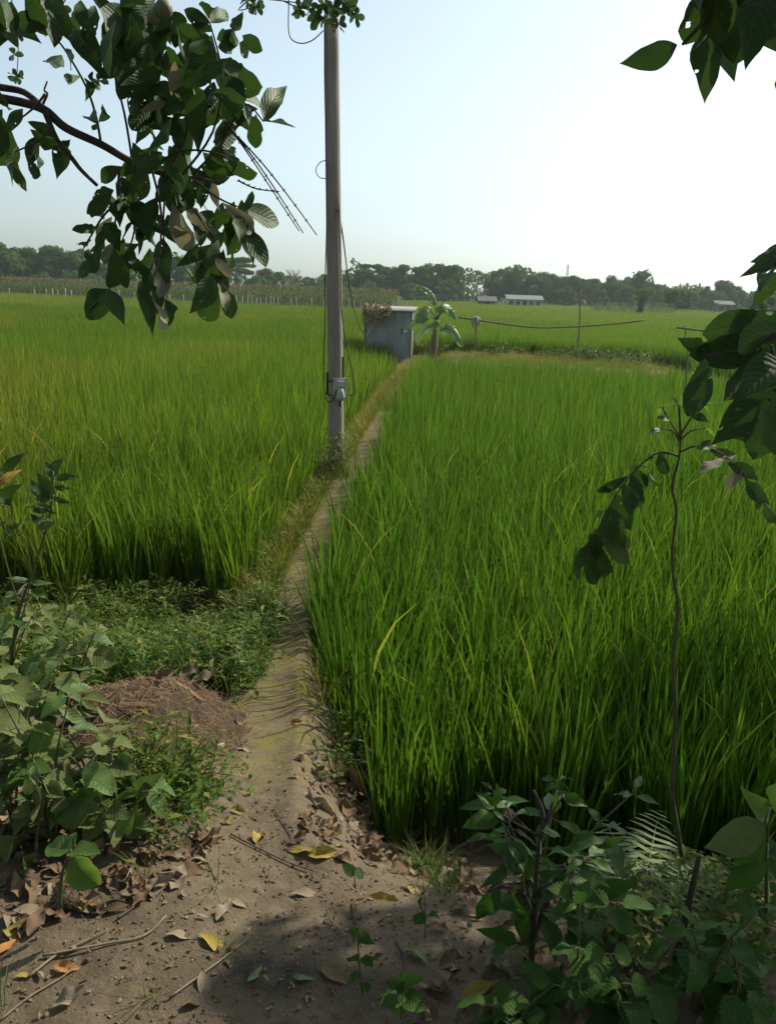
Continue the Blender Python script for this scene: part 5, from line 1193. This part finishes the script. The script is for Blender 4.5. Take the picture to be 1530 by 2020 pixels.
# ---- cut stick standing in the corner
cp = [at(1378, 1688, 1.62), at(1362, 1760, 1.60), at(1340, 1860, 1.58), at(1312, 1965, 1.56)]; cp[-1].z = min(cp[-1].z, T(cp[-1].x, cp[-1].y) + .0)
tag(obj('cut_stick', MB().tube(cp + [Vector((cp[-1].x, cp[-1].y, T(cp[-1].x, cp[-1].y) - .05))], [.006, .008, .009, .010, .010], 8, 4).mesh('cut_stick', M['bark'])), 'dark cut stick standing upright among the nettles and ferns', 'stick')
# ---- ferns
def fern(base, tips, y, label, seed):
    t = thing('fern', label, 'fern', base, 'ferns before the rice'); rs = np.random.default_rng(seed)
    for tx, ty, dy in tips:
        tip = at(tx, ty, y + dy); md = base.lerp(tip, .5) + Vector((0, 0, .10 * (tip - base).length + .03)); V, F, UV = [], [], []; k = 14; pts = []
        for i in range(k + 1):
            u = i / k; pts.append(base * (1 - u) ** 2 + md * 2 * u * (1 - u) + tip * u * u)
        Lf = (tip - base).length
        for i in range(3, k + 1):
            u = i / k; d = (pts[i] - pts[i - 1]).normalized(); sd = d.cross(Vector((rs.normal(0, .15), -.5, 1))).normalized(); up = sd.cross(d); pl = Lf * .19 * math.sin(min(1, (1.08 - u) * 1.5) * 1.57) * (1 if u > .35 else .7)
            for s_ in (-1, 1):
                e = pts[i] + (sd * s_ * .92 + d * .38).normalized() * pl - up * pl * rs.uniform(.05, .3); w_ = d * pl * .085; o = len(V)
                m1 = pts[i].lerp(e, .5); V += [pts[i] - w_ * .8, pts[i] + w_ * .8, m1 + w_ + up * pl * .04, e, m1 - w_ + up * pl * .04]; F += [(o, o + 1, o + 2, o + 4), (o + 4, o + 2, o + 3, o + 3)]; UV += [(.0, .4), (0, .6), (.5, 1), (1, .5), (.5, 0)]
        F3 = [f for q in F for f in ((q[0], q[1], q[2]), (q[0], q[2], q[3]))]; F3 = [f for f in F3 if len(set(f)) == 3]
        fo = child('frond', np_mesh('frond', [tuple(v) for v in V], F3, M['fern'], uv=UV), t)
        sub_child('midrib', MB().tube(pts[::3], [.0022, .002, .0018, .0015, .0012, .001][:len(pts[::3])], 4, 1).mesh('midrib', M['green_stem']), fo, t)
fern(ong(1260, 1800), [(1185, 1612, .2), (1215, 1650, .1), (1160, 1690, .05), (1270, 1640, .25), (1300, 1600, .3), (1210, 1720, -.05), (1150, 1740, 0), (1310, 1680, .15)], 2.05, 'pale feathery fern catching the sun behind the ribbed shrub', 1)
fern(ong(1210, 1830), [(1130, 1700, .1), (1180, 1660, .15), (1240, 1700, .1), (1110, 1760, 0), (1260, 1740, .05), (1200, 1740, -.05)], 1.98, 'small pale fern tucked between the ribbed shrub and the crooked sapling', 3)
fern(ong(1340, 1840), [(1330, 1690, .15), (1290, 1720, .1), (1400, 1715, .1), (1370, 1760, .0), (1260, 1780, -.05), (1420, 1760, .05), (1300, 1840, -.12), (1230, 1810, -.05)], 1.95, 'broad pale fern spreading below the big ribbed leaf', 2)
# ---- dusty bushes on the bank
random.seed(105)
plant_px('broad_leaved_seedling', 'low plant with three round ribbed green leaves at the edge of the bare earth', 'plant', (118, 1790), 1.62, [[(118, 1790), (124, 1720), (140, 1680)]], '140,1675,90,1662,54,f 142,1680,196,1676,34,f 145,1688,196,1752,62,f 141,1672,150,1640,26,f', ['round'], ['leaf_fresh'], jy=.01)
plant_px('broad_leaved_weed', 'leafy plant with one large drooping heart-shaped green leaf', 'plant', (140, 1725), 1.93, [[(140, 1725), (143, 1650), (142, 1560)], [(143, 1650), (160, 1590), (170, 1570)]], '140,1570,150,1640,70,f 145,1565,112,1543,24,f 150,1565,172,1543,24,f 150,1570,184,1564,22,f 135,1580,100,1600,30 160,1590,200,1600,34 170,1570,200,1540,30', ['round'], ['leaf_dusty'], jy=.02)
plant_px('broad_leaved_weed', 'dust-coated plant with dull grey-brown heart-shaped leaves', 'plant', (70, 1740), 1.86, [[(70, 1740), (72, 1660), (90, 1560)], [(70, 1720), (45, 1680), (38, 1655)]], '90,1562,63,1617,62,d 85,1540,107,1562,38,d 38,1655,10,1702,58,d 28,1650,0,1700,44,d 75,1540,40,1560,40,d 92,1555,125,1570,34,d 60,1600,20,1610,40,d 45,1690,70,1730,40,d', ['round'], ['leaf_dusty'], jy=.02)
plant_px('broad_leaved_weed', 'plant with a broad ragged grey-green leaf leaning toward the path', 'plant', (270, 1690), 2.05, [[(270, 1690), (268, 1620), (265, 1545)], [(268, 1640), (285, 1590), (292, 1550)]], '265,1545,218,1592,66,d 290,1540,347,1556,26,f 290,1560,332,1612,48,f 262,1550,240,1510,30 270,1560,310,1530,34 268,1600,230,1640,40 285,1590,330,1580,36 255,1600,300,1650,40', ['round', 'nettle'], ['leaf_dusty'], jy=.03)
bushes = [((105, 1660), .42, .16, 4, 4, 'tall dusty shrub with curled grey-tan leaves on the bank'), ((30, 1640), .46, .18, 4, 4, 'dusty shrub hugging the edge of the bank above the round-leaved seedling'), ((195, 1610), .36, .15, 4, 4, 'dusty shrub screening the flank of the rotting heap'),
          ((70, 1500), .42, .2, 4, 4, 'green shrub farther down the bank behind the dusty ones'), ((150, 1430), .40, .16, 4, 4, 'leafy shrub with drooping tan leaves beside the dark heap'), ((20, 1380), .5, .22, 5, 4, 'wide shady shrub near the foot of the bank'), ((110, 1330), .42, .2, 4, 4, 'shrub with fresh green tips at the foot of the bank'), ((240, 1660), .22, .14, 3, 3, 'small dusty shrub just above the leaf litter'), ((-40, 1560), .5, .2, 4, 4, 'dusty shrub cut by the edge of the bank')]
for i, (bp, h, sp, ns, pr, lb) in enumerate(bushes):
    bush('dusty_shrub', lb, 'shrub', ong(*bp), h, sp, ns, pr, .118 if i < 3 else .125, ['ovate', 'round', 'nettle'], DU if i % 3 else FR + ['leaf_dusty'], 'dusty shrubs on the bank', seed=40 + i, droop=.32)
plant_px('tall_shrub', 'tall dark shrub with pointed glossy leaves standing in front of the ripening rice', 'shrub', (10, 1430), 2.7, [[(10, 1430), (25, 1290), (40, 1200), (75, 1100), (100, 1010), (105, 930)], [(40, 1200), (10, 1100), (-10, 1000), (5, 930)], [(25, 1280), (60, 1150), (50, 1060)], [(20, 1330), (50, 1240), (80, 1200)]],
    '108,945,90,903,28,k 105,940,126,903,24,k 110,945,150,940,26,k 105,960,145,966,24,k 105,980,140,992,24,k 100,990,62,945,36,k 98,985,75,935,28,k 100,1000,60,1010,32,k 95,1005,115,1015,30,k 85,1010,60,1000,26,k 55,1000,52,950,26 5,930,50,900,40,k 0,960,40,920,50,y -5,980,45,960,40,k 20,1000,-10,960,44,k 80,1035,45,1030,18 75,1040,110,1030,20 60,1015,95,1040,30,k 70,1030,100,1020,22 10,1060,45,1020,22 0,1040,20,1010,24 '
    '60,1150,20,1130,22 62,1150,105,1145,18 55,1160,20,1180,20 60,1165,95,1180,22 50,1240,10,1220,26 55,1235,95,1245,26 80,1200,120,1190,24 80,1200,110,1225,24 80,1205,60,1230,22 30,1260,-5,1250,30 40,1180,0,1170,26', ['ovate', 'lance'], ['leaf_shade', 'leaf_dusty', 'leaf_dusty'], r0=.008, jy=.05)
# ---- tiny plants on the bare earth
plant_px('seedling', 'two-leaved seedling on the bare earth by the fallen yellow leaves', 'plant', (700, 1752), 1.75, [[(700, 1752), (699, 1725)]], '699,1725,675,1705,24,f 699,1723,722,1718,26,f', ['round'], ['leaf_fresh'], jy=.005, r0=.002)
plant_px('seedling', 'spindly seedling with small leaves at the rim of the tree shadow', 'plant', (715, 1960), 1.42, [[(715, 1960), (708, 1900), (705, 1830)], [(708, 1900), (725, 1880), (735, 1890)]], '705,1830,690,1850,22 705,1830,735,1860,24 708,1880,685,1905,24 710,1890,740,1910,24 708,1920,690,1940,24 735,1890,755,1880,18 712,1940,740,1950,24', ['ovate'], ['leaf_nettle'], jy=.01, r0=.0025)
plant_px('seedling', 'thin dark stemmed seedling beside the tuft of grass', 'plant', (838, 1850), 1.55, [[(838, 1850), (838, 1790), (830, 1710)]], '830,1710,805,1705,14 830,1710,845,1700,12 836,1760,815,1790,16 838,1800,815,1830,30 838,1810,860,1800,20', ['lance', 'ovate'], ['leaf_nettle'], jy=.01, r0=.002)
plant_px('seedling', 'small round-leaved plant half in shadow by the burnt patch', 'plant', (790, 2010), 1.28, [[(790, 2010), (795, 1950)]], '795,1950,760,1935,30 795,1950,830,1930,34 795,1960,750,1985,50 795,1965,840,1990,46 790,1970,785,2010,40', ['round'], ['leaf_nettle'], jy=.01, r0=.0025)

# ================================================================== ROTTING HEAP
M['rot'] = plain_mat('rotting_straw_soil', (.070, .042, .022), (.026, .017, .010), 16, .95, 1.0, .03)
M['straw'] = plain_mat('straw', (.19, .115, .06), (.11, .065, .035), 12, .8, .2, .003)
hc = ong(308, 1392)
heap = thing('compost_heap', 'dark rotting heap of straw and leaves beside the path', 'heap', hc)
na, nr = 44, 16; V_, F_ = [], []
for j in range(nr + 1):
    q = j / nr
    for i in range(na):
        a = 6.283 * i / na; x = hc.x + math.cos(a) * .42 * q * (1 + .12 * math.sin(3 * a)); y = hc.y + math.sin(a) * .60 * q * (1 + .1 * math.sin(2 * a + 1))
        V_.append((x, y, T(x, y) - .03 + .13 * (1 - q * q) + .03 * float(wob(x * 3, y * 3, .22)) * (1 - q ** 3) + .030 * float(wob(x * 5, y * 5, .1))))
for j in range(nr):
    for i in range(na): F_.append((j * na + i, (j + 1) * na + i, (j + 1) * na + (i + 1) % na, j * na + (i + 1) % na))
MB().add(V_, F_).part('mound', M['rot'], heap)
def heap_z(x, y):
    q = math.hypot((x - hc.x) / .42, (y - hc.y) / .60); return T(x, y) - .03 + .13 * max(0, 1 - q * q) + .03 * float(wob(x * 3, y * 3, .22)) * (1 - min(1, q) ** 3)
r = np.random.default_rng(55)
strm = []
for i in range(5):
    L = .09 + .03 * i; strm.append(MB().tube([(-L / 2, 0, 0), (0, .006 * (i - 2), .004), (L / 2, 0, 0)], [.0012, .0017, .001], 5, 3).mesh('straw', M['straw']))
def lay(x, y, dz=.01):
    return Matrix.Translation((x, y, heap_z(x, y) + dz)) @ Matrix.Rotation(r.uniform(0, 6.28), 4, 'Z') @ Matrix.Rotation(r.normal(0, .25), 4, 'Y')
for i in range(150):
    a = r.uniform(0, 6.28); q = math.sqrt(r.uniform(0, 1)) * 1.02; x, y = hc.x + .42 * q * math.cos(a), hc.y + .60 * q * math.sin(a)
    child('straw', strm[r.integers(0, 5)], heap, lay(x, y, r.uniform(.004, .022)))
for i in range(9):
    a = r.uniform(0, 6.28); q = math.sqrt(r.uniform(0, .8)); x, y = hc.x + .42 * q * math.cos(a), hc.y + .60 * q * math.sin(a); B = Vector((x, y, heap_z(x, y) + .015)); d = Vector((r.normal(), r.normal(), .1)).normalized()
    child('dry_leaf', leaf_mesh('crisp', i % NVAR, ('leaf_brown', 'leaf_grey')[i % 2]), heap, leaf_frame(B, B + d * r.uniform(.08, .14), Vector((r.normal(0, .3), r.normal(0, .3), 1)), 1.0))
for i in range(4):
    a = (2.6, .4, 1.5, 3.3)[i]; x, y = hc.x + (-.1, .12, .22, .02)[i], hc.y + (-.1, .1, -.2, -.28)[i]; q_ = Vector((math.cos(a), math.sin(a), 0)) * (.09, .06, .05, .07)[i]; B = Vector((x - q_.x, y - q_.y, heap_z(x - q_.x, y - q_.y) + .02)); E = Vector((x + q_.x, y + q_.y, heap_z(x + q_.x, y + q_.y) + .02))
    MB().add([B + Vector((0, -.006, 0)), B + Vector((0, .006, .005)), E + Vector((0, .004, .004)), E + Vector((0, -.005, 0)), B.lerp(E, .5) + Vector((0, 0, .014))], [(0, 3, 4), (3, 2, 4), (2, 1, 4), (1, 0, 4)]).part('stalk_sheath', M['straw'], heap)
VV, FF = [], []
for i in range(1500):
    a = r.uniform(0, 6.28); q = math.sqrt(r.uniform(0, 1)) * 1.15; x, y = hc.x + .42 * q * math.cos(a), hc.y + .60 * q * math.sin(a); c0 = np.array([x, y, heap_z(x, y) + r.uniform(.002, .02)]); d = r.normal(0, 1, 3) * [1, 1, .3]; d /= np.linalg.norm(d); sd = np.cross(d, [0, 0, 1]); L = r.uniform(.012, .04); w_ = .0022; o = len(VV)
    VV += [c0 - d * L - sd * w_, c0 - d * L + sd * w_, c0 + d * L + sd * w_ * .6, c0 + d * L - sd * w_ * .6]; FF.append((o, o + 1, o + 2, o + 3))
tag(child('chaff', np_mesh('chaff', np.array(VV), FF, M['straw']), heap), kind='stuff')

# ================================================================== LITTER
random.seed(107)
def put_leaf(px, py, ang, lp, mat, kind, label, group=None, name='fallen_leaf', lift=.008, tilt=.22):
    c0 = ong(px, py); dist = (c0 - CAM).length; L = lp * dist / FPX * .98
    d2 = Vector((math.cos(ang), math.sin(ang), 0)); B2, E2 = c0 - d2 * L / 2, c0 + d2 * L / 2
    B = Vector((B2.x, B2.y, T(B2.x, B2.y) + lift)); E = Vector((E2.x, E2.y, T(E2.x, E2.y) + lift + L * .06))
    me = leaf_mesh(kind, random.randrange(NVAR), mat); o = bpy.data.objects.new(name, me); COL.objects.link(o)
    o.matrix_world = leaf_frame(B, E, Vector((random.gauss(0, tilt), random.gauss(0, tilt), 1)), random.uniform(.8, 1.1))
    return tag(o, label, 'leaf', group)
Yl, Br, Gy, Og, Gn = 'leaf_yellow', 'leaf_brown', 'leaf_grey', 'leaf_orange', 'leaf_green_fallen'
for px, py, an, lp, mt, kd, lb in (
    (510, 1652, 1.6, 48, Yl, 'crisp', 'small crumpled yellow leaf at the narrow mouth of the path'), (588, 1680, 2.9, 84, Yl, 'lance', 'long yellow-green leaf lying across the mouth of the path'), (637, 1687, .3, 55, Yl, 'crisp', 'yellow leaf touching the tip of the long yellow-green one'),
    (755, 1776, -.4, 56, Yl, 'oblong', 'bright yellow leaf lying alone on the bare earth beside the two-leaved seedling'), (812, 1757, -.7, 46, Yl, 'oblong', 'yellow leaf at the edge of the grass tuft'), (730, 1856, .1, 36, Yl, 'crisp', 'small yellow leaf by the spindly seedling'), (420, 1863, -.5, 62, Yl, 'oblong', 'yellow leaf overlapping a pale one in the middle of the bare earth'),
    (365, 1848, .05, 66, Gy, 'lance', 'pale narrow leaf lying against a yellow one on bare earth'), (170, 1793, .1, 38, Yl, 'crisp', 'torn yellow leaf beside the clod of dry fibre'), (48, 1846, -.2, 78, Yl, 'crisp', 'large dull yellow leaf folded along its length'), (12, 1872, 1.0, 46, Og, 'ovate', 'orange leaf lying beside the folded dull yellow one'),
    (45, 1930, .2, 22, Yl, 'oblong', 'tiny yellow leaf among thin twigs'), (437, 1541, .6, 36, Yl, 'crisp', 'curled yellow leaf where the weeds meet the path'), (452, 1624, .2, 28, Yl, 'crisp', 'small yellow leaf below the weeds at the path edge'), (470, 1605, -.3, 30, Yl, 'crisp', 'yellow leaf scrap on the trodden earth'), (484, 1481, 0, 36, Gy, 'lance', 'pale tan leaf lying on the mossy path'),
    (440, 1430, .7, 46, Yl, 'lance', 'yellow-green blade-like leaf between heap and path'), (478, 1341, .15, 56, Yl, 'lance', 'long yellow-green leaf across the path edge'), (455, 1349, .3, 40, Yl, 'lance', 'narrow yellow leaf just off the mossy path'), (265, 1427, -.1, 36, Yl, 'oblong', 'yellow leaf resting on the rotting heap'), (585, 1426, .1, 24, Og, 'crisp', 'small orange-tan leaf on the rice side of the path'),
    (443, 1808, 1.2, 50, Gy, 'crisp', 'curled grey leaf standing on edge in the middle of the bare earth'), (470, 1786, -.2, 38, Gy, 'ovate', 'pale brown leaf beside the curled grey one'), (352, 1740, 1.4, 56, Gy, 'crisp', 'upright crumpled grey leaf at the foot of the weeds'), (318, 1748, .1, 50, Gy, 'crisp', 'flat crumpled grey leaf at the foot of the weeds'),
    (402, 1942, -1.2, 52, Gy, 'oblong', 'grey-brown leaf lying at the rim of the tree shadow'), (135, 1911, -.1, 50, Og, 'ovate', 'orange-brown leaf beside two crossing twigs'), (416, 1656, .5, 38, Br, 'crisp', 'reddish brown crumpled leaf at the path edge'), (660, 1928, -.6, 62, Br, 'ovate', 'broad dark brown leaf inside the tree shadow'), (612, 1766, -.05, 74, Gy, 'lance', 'long pale strip of dry leaf on bare earth'),
    (385, 1982, .4, 44, Br, 'crisp', 'brown leaf in the shadow below the grey-brown one'), (140, 1975, .5, 54, Gy, 'crisp', 'pale torn leaf lying alone on bare earth'), (505, 1922, 1.1, 48, Gn, 'lance', 'limp green leaf on the burnt patch'), (600, 1931, 0, 42, Gn, 'lance', 'narrow green strip beside the burnt patch'), (820, 1890, -.8, 56, Gn, 'ovate', 'wilted green leaf under the thin seedling'),
    (940, 1962, .4, 60, Yl, 'crisp', 'dull yellow leaf under the ribbed shrub'), (1310, 1915, 1.3, 66, Yl, 'oblong', 'yellow leaf leaning by the cut stick'), (660, 1638, .9, 34, Yl, 'oblong', 'yellow leaf on the brown litter at the foot of the rice'), (672, 1668, 1.4, 32, Yl, 'crisp', 'second yellow leaf on the brown litter, below the first'), (712, 1672, -.6, 44, Br, 'crisp', 'broad tan leaf beside the two yellow ones in the litter'),
    (590, 1655, .6, 40, Br, 'crisp', 'tan leaf behind the long yellow-green one'), (265, 1560, .2, 26, Yl, 'crisp', 'yellow scrap caught under the ragged grey-green leaf'), (60, 1630, .5, 24, Yl, 'crisp', 'bright yellow scrap among the dusty shrubs'), (400, 1700, .1, 34, Gy, 'ovate', 'pale greenish leaf below the weeds'), (280, 1780, 1.0, 40, Br, 'crisp', 'brown leaf leaning against a thin twig'),
    (610, 1542, -.5, 24, Gn, 'lance', 'pale green strip on the slope below the rice'), (595, 1500, .2, 30, Br, 'crisp', 'dull pink-brown leaf at the edge of the mossy path'), (1000, 1990, .7, 52, Br, 'crisp', 'brown leaf lit by a fleck of sun under the nettles'), (880, 1900, 1.0, 50, Br, 'crisp', 'dark brown leaf between seedling and ribbed shrub')):
    put_leaf(px, py, an, lp, mt, kd, lb)
r = np.random.default_rng(66)
def more_leaves(poly, n_, mats, label, group, s0, s1, seed):
    for p in ground_pts(poly, n_, seed):
        px, py = proj(p); put_leaf(float(px[0]), float(py[0]), random.uniform(0, 6.28), random.uniform(s0, s1), random.choice(mats), random.choice(('crisp', 'crisp', 'oblong')), label, group, lift=.012, tilt=.35)
POLY_R = [(585, 1500), (690, 1490), (780, 1600), (930, 1660), (940, 1790), (860, 1745), (700, 1715), (600, 1640)]
POLY_L = [(0, 1720), (230, 1690), (430, 1650), (400, 1720), (300, 1770), (180, 1820), (0, 1850)]
POLY_B = [(850, 1800), (1000, 1740), (1530, 1720), (1530, 2060), (860, 2060)]
more_leaves(POLY_R, 40, [Br, Br, Gy], 'dry brown leaf in the thick litter at the foot of the rice', 'brown litter below the rice', 34, 60, 1)
more_leaves(POLY_L, 30, [Br, Br, Gy], 'dry tan leaf in the litter under the dusty shrubs', 'tan litter under the dusty shrubs', 30, 54, 2)
more_leaves(POLY_B, 50, [Br, Br, Gy], 'dry leaf lying in the shade under the nettles and ribbed shrub', 'litter in the shaded corner', 36, 66, 3)
more_leaves([(0, 1850), (300, 1790), (560, 1720), (720, 1760), (880, 1850), (850, 2040), (0, 2040)], 22, [Br, Gy], 'small dry leaf scrap lying on the bare earth', 'leaf scraps on the bare earth', 14, 26, 4)
LM = [leaf_mesh('crisp', i, q) for i in range(NVAR) for q in (Br, Gy, Br)]
def litter(name, P, s0, s1, label, seed, lift=.006):
    r = np.random.default_rng(seed); k = len(P); P = P.copy(); P[:, 2] += lift
    return scatter(name, P, np.column_stack([r.normal(0, .3, k), r.normal(0, .3, k), r.uniform(0, 6.28, k)]), r.uniform(s0, s1, k), r.integers(0, len(LM), k), LM, label, 'leaf litter')
litter('leaf_litter', np.vstack([ground_pts(POLY_R, 330, 11), ground_pts(POLY_L, 100, 12), ground_pts(POLY_B, 420, 13), ground_pts([(180, 1640), (330, 1660), (260, 1560), (0, 1500), (0, 1700)], 260, 14), strip_pts(3.0, 6.5, 150, .05, .4, 1, 15)]), .03, .085, 'small broken brown leaves thickly covering the shaded ground', 1)
litter('leaf_crumbs', np.vstack([ground_pts([(0, 1780), (430, 1660), (560, 1500), (600, 1650), (900, 1740), (950, 2060), (0, 2060)], 900, 16)]), .006, .022, 'tiny crumbs of dry leaf scattered over the bare earth', 2, .003)
st = MB()
cl = []
for i in range(4):
    rr2 = np.random.default_rng(500 + i); V_, F_ = [], []
    for j in range(5):
        for q in range(7):
            a = 6.283 * q / 7; t = math.pi * j / 4; V_.append((math.sin(t) * math.cos(a) * rr2.uniform(.75, 1.2), math.sin(t) * math.sin(a) * rr2.uniform(.75, 1.2), math.cos(t) * .7))
    for j in range(4):
        for q in range(7): F_.append((j * 7 + q, (j + 1) * 7 + q, (j + 1) * 7 + (q + 1) % 7, j * 7 + (q + 1) % 7))
    cl.append(MB().add(V_, F_).mesh('soil_crumb', M['soil']))
cp_ = np.vstack([ground_pts([(0, 1760), (430, 1650), (500, 1520), (590, 1640), (900, 1740), (950, 2060), (0, 2060)], 1500, 17), strip_pts(2.6, 6, 350, -.3, .1, 1, 18)]); r = np.random.default_rng(9); k = len(cp_)
scatter('soil_crumbs', cp_, r.uniform(0, 6.28, (k, 3)), r.gamma(1.6, .0013, k).clip(.001, .009), r.integers(0, 4, k), cl, 'crumbs of dry earth strewn over the trodden ground', 'soil crumbs')
grass_scatter('grass_tufts', np.vstack([ground_pts([(800, 1710), (880, 1700), (900, 1770), (830, 1780)], 26, 19), ground_pts([(0, 1800), (400, 1700), (850, 1780), (850, 2000), (0, 2000)], 5, 20)]), [blades('grass_tuft', M['weed'], 14, .02, .10, .3, .003, .5, .5, 3, .15, 180 + i) for i in range(3)], .5, 1.1, .2, 'thin tufts of grass on the bare earth', 'grass', 21)
grass_scatter('shade_weeds', ground_pts([(1150, 1760), (1530, 1700), (1560, 1960), (1300, 1960), (1150, 1880)], 170, 22), WD, .6, 1.2, .2, 'dark tangled weeds under the ferns', 'weeds', 23)
# ---- twigs
def twig(pix, rad, label, mat='pale_twig'):
    pts = [ong(*q) + Vector((0, 0, rad + .004)) for q in pix]; k = len(pts) - 1
    tag(obj('twig', MB().tube(pts, [rad * (1 - .45 * i / k) for i in range(k + 1)], 6, 4).mesh('twig', M[mat])), label, 'twig')
for pix, rad, lb, mt in (([(57, 1932), (110, 1890), (160, 1865), (215, 1838)], .0038, 'straight pale twig crossing a longer curved one on bare earth', 'pale_twig'), ([(85, 1890), (200, 1868), (285, 1850), (328, 1810)], .0036, 'long curved pale twig on bare earth', 'pale_twig'), ([(335, 1972), (400, 1925), (440, 1895), (490, 1855)], .0032, 'thin straight twig entering the tree shadow', 'pale_twig'),
                     ([(455, 1648), (500, 1672), (570, 1705), (620, 1722)], .003, 'dark thin twig lying across the mouth of the path', 'twig'), ([(232, 1816), (262, 1795), (285, 1775), (297, 1752)], .0034, 'short bent twig leading to the crumpled grey leaves', 'twig'), ([(0, 2018), (60, 1970), (110, 1940), (148, 1915)], .003, 'thin twig running toward the orange-brown leaf', 'pale_twig'),
                     ([(695, 1785), (698, 1812), (708, 1832), (718, 1846)], .0028, 'small curved twig in front of the spindly seedling', 'twig'), ([(310, 1728), (350, 1722), (400, 1704)], .0034, 'pale twig lying below the weeds', 'pale_twig'), ([(645, 1800), (655, 1830)], .003, 'short dark twig stub near the rim of the tree shadow', 'twig'), ([(540, 1600), (560, 1625), (578, 1660)], .0025, 'thin dark twig on the trodden earth', 'twig'), ([(780, 1860), (800, 1900), (790, 1925)], .003, 'hooked twig beside the wilted green leaf', 'twig')):
    twig(pix, rad, lb, mt)
# ---- rubbish and a clod
M['teal'] = plain_mat('teal_plastic', (.01, .12, .14), (.01, .07, .09), 8, .35, .3, .01)
M['wrapper'] = plain_mat('foil_wrapper', (.62, .50, .48), (.55, .22, .22), 14, .25, .3, .01, metal=.4)
def scrap(px, py, size, mat, name, label, seed):
    c0 = ong(px, py); r = np.random.default_rng(seed); k = 6; V_, F_ = [], []
    for j in range(k):
        for i in range(k): V_.append((c0.x + (i / (k - 1) - .5) * size + r.normal(0, size * .06), c0.y + (j / (k - 1) - .5) * size * .7 + r.normal(0, size * .06), c0.z + .02 + abs(r.normal(0, size * .22))))
    for j in range(k - 1):
        for i in range(k - 1): F_.append((j * k + i, j * k + i + 1, (j + 1) * k + i + 1, (j + 1) * k + i))
    return tag(obj(name, MB().add(V_, F_).mesh(name, M[mat], False)), label, 'litter')
o_ = scrap(458, 1246, .10, 'teal', 'plastic_scrap', 'crumpled teal plastic scrap caught in the weeds', 1); o_.location.z += .08
scrap(430, 1494, .05, 'wrapper', 'foil_wrapper', 'small shiny pinkish wrapper lying in the weeds by the path', 2).location.z += .03
M['fibre'] = plain_mat('dry_fibre', (.15, .11, .075), (.07, .05, .035), 40, .95, 1.0, .02)
c0 = ong(132, 1785); V_, F_ = [], []
for j in range(9):
    for q in range(14):
        a = 6.283 * q / 14; t = math.pi * j / 8; R0 = .034 * (1 + .16 * math.sin(5 * a + j) + random.uniform(-.08, .08)); V_.append((c0.x + R0 * math.sin(t) * math.cos(a), c0.y + R0 * math.sin(t) * math.sin(a), c0.z + .025 + R0 * .95 * math.cos(t)))
for j in range(8):
    for q in range(14): F_.append((j * 14 + q, (j + 1) * 14 + q, (j + 1) * 14 + (q + 1) % 14, j * 14 + (q + 1) % 14))
cd_ = thing('fibre_clod', 'hairy brown clod of dry fibre at the stem of the round-leaved seedling', 'clod', c0)
MB().add(V_, F_).part('clump', M['fibre'], cd_)
hb = MB()
for i in range(120):
    d = Vector((random.gauss(0, 1), random.gauss(0, 1), abs(random.gauss(0, 1)))).normalized(); p = c0 + Vector((0, 0, .025)) + d * .033; hb.tube([p, p + d * .008 + Vector((random.gauss(0, .008), random.gauss(0, .008), 0))], [.0008, .0004], 3, 1, False)
tag(hb.part('fibres', M['fibre'], cd_), kind='stuff')
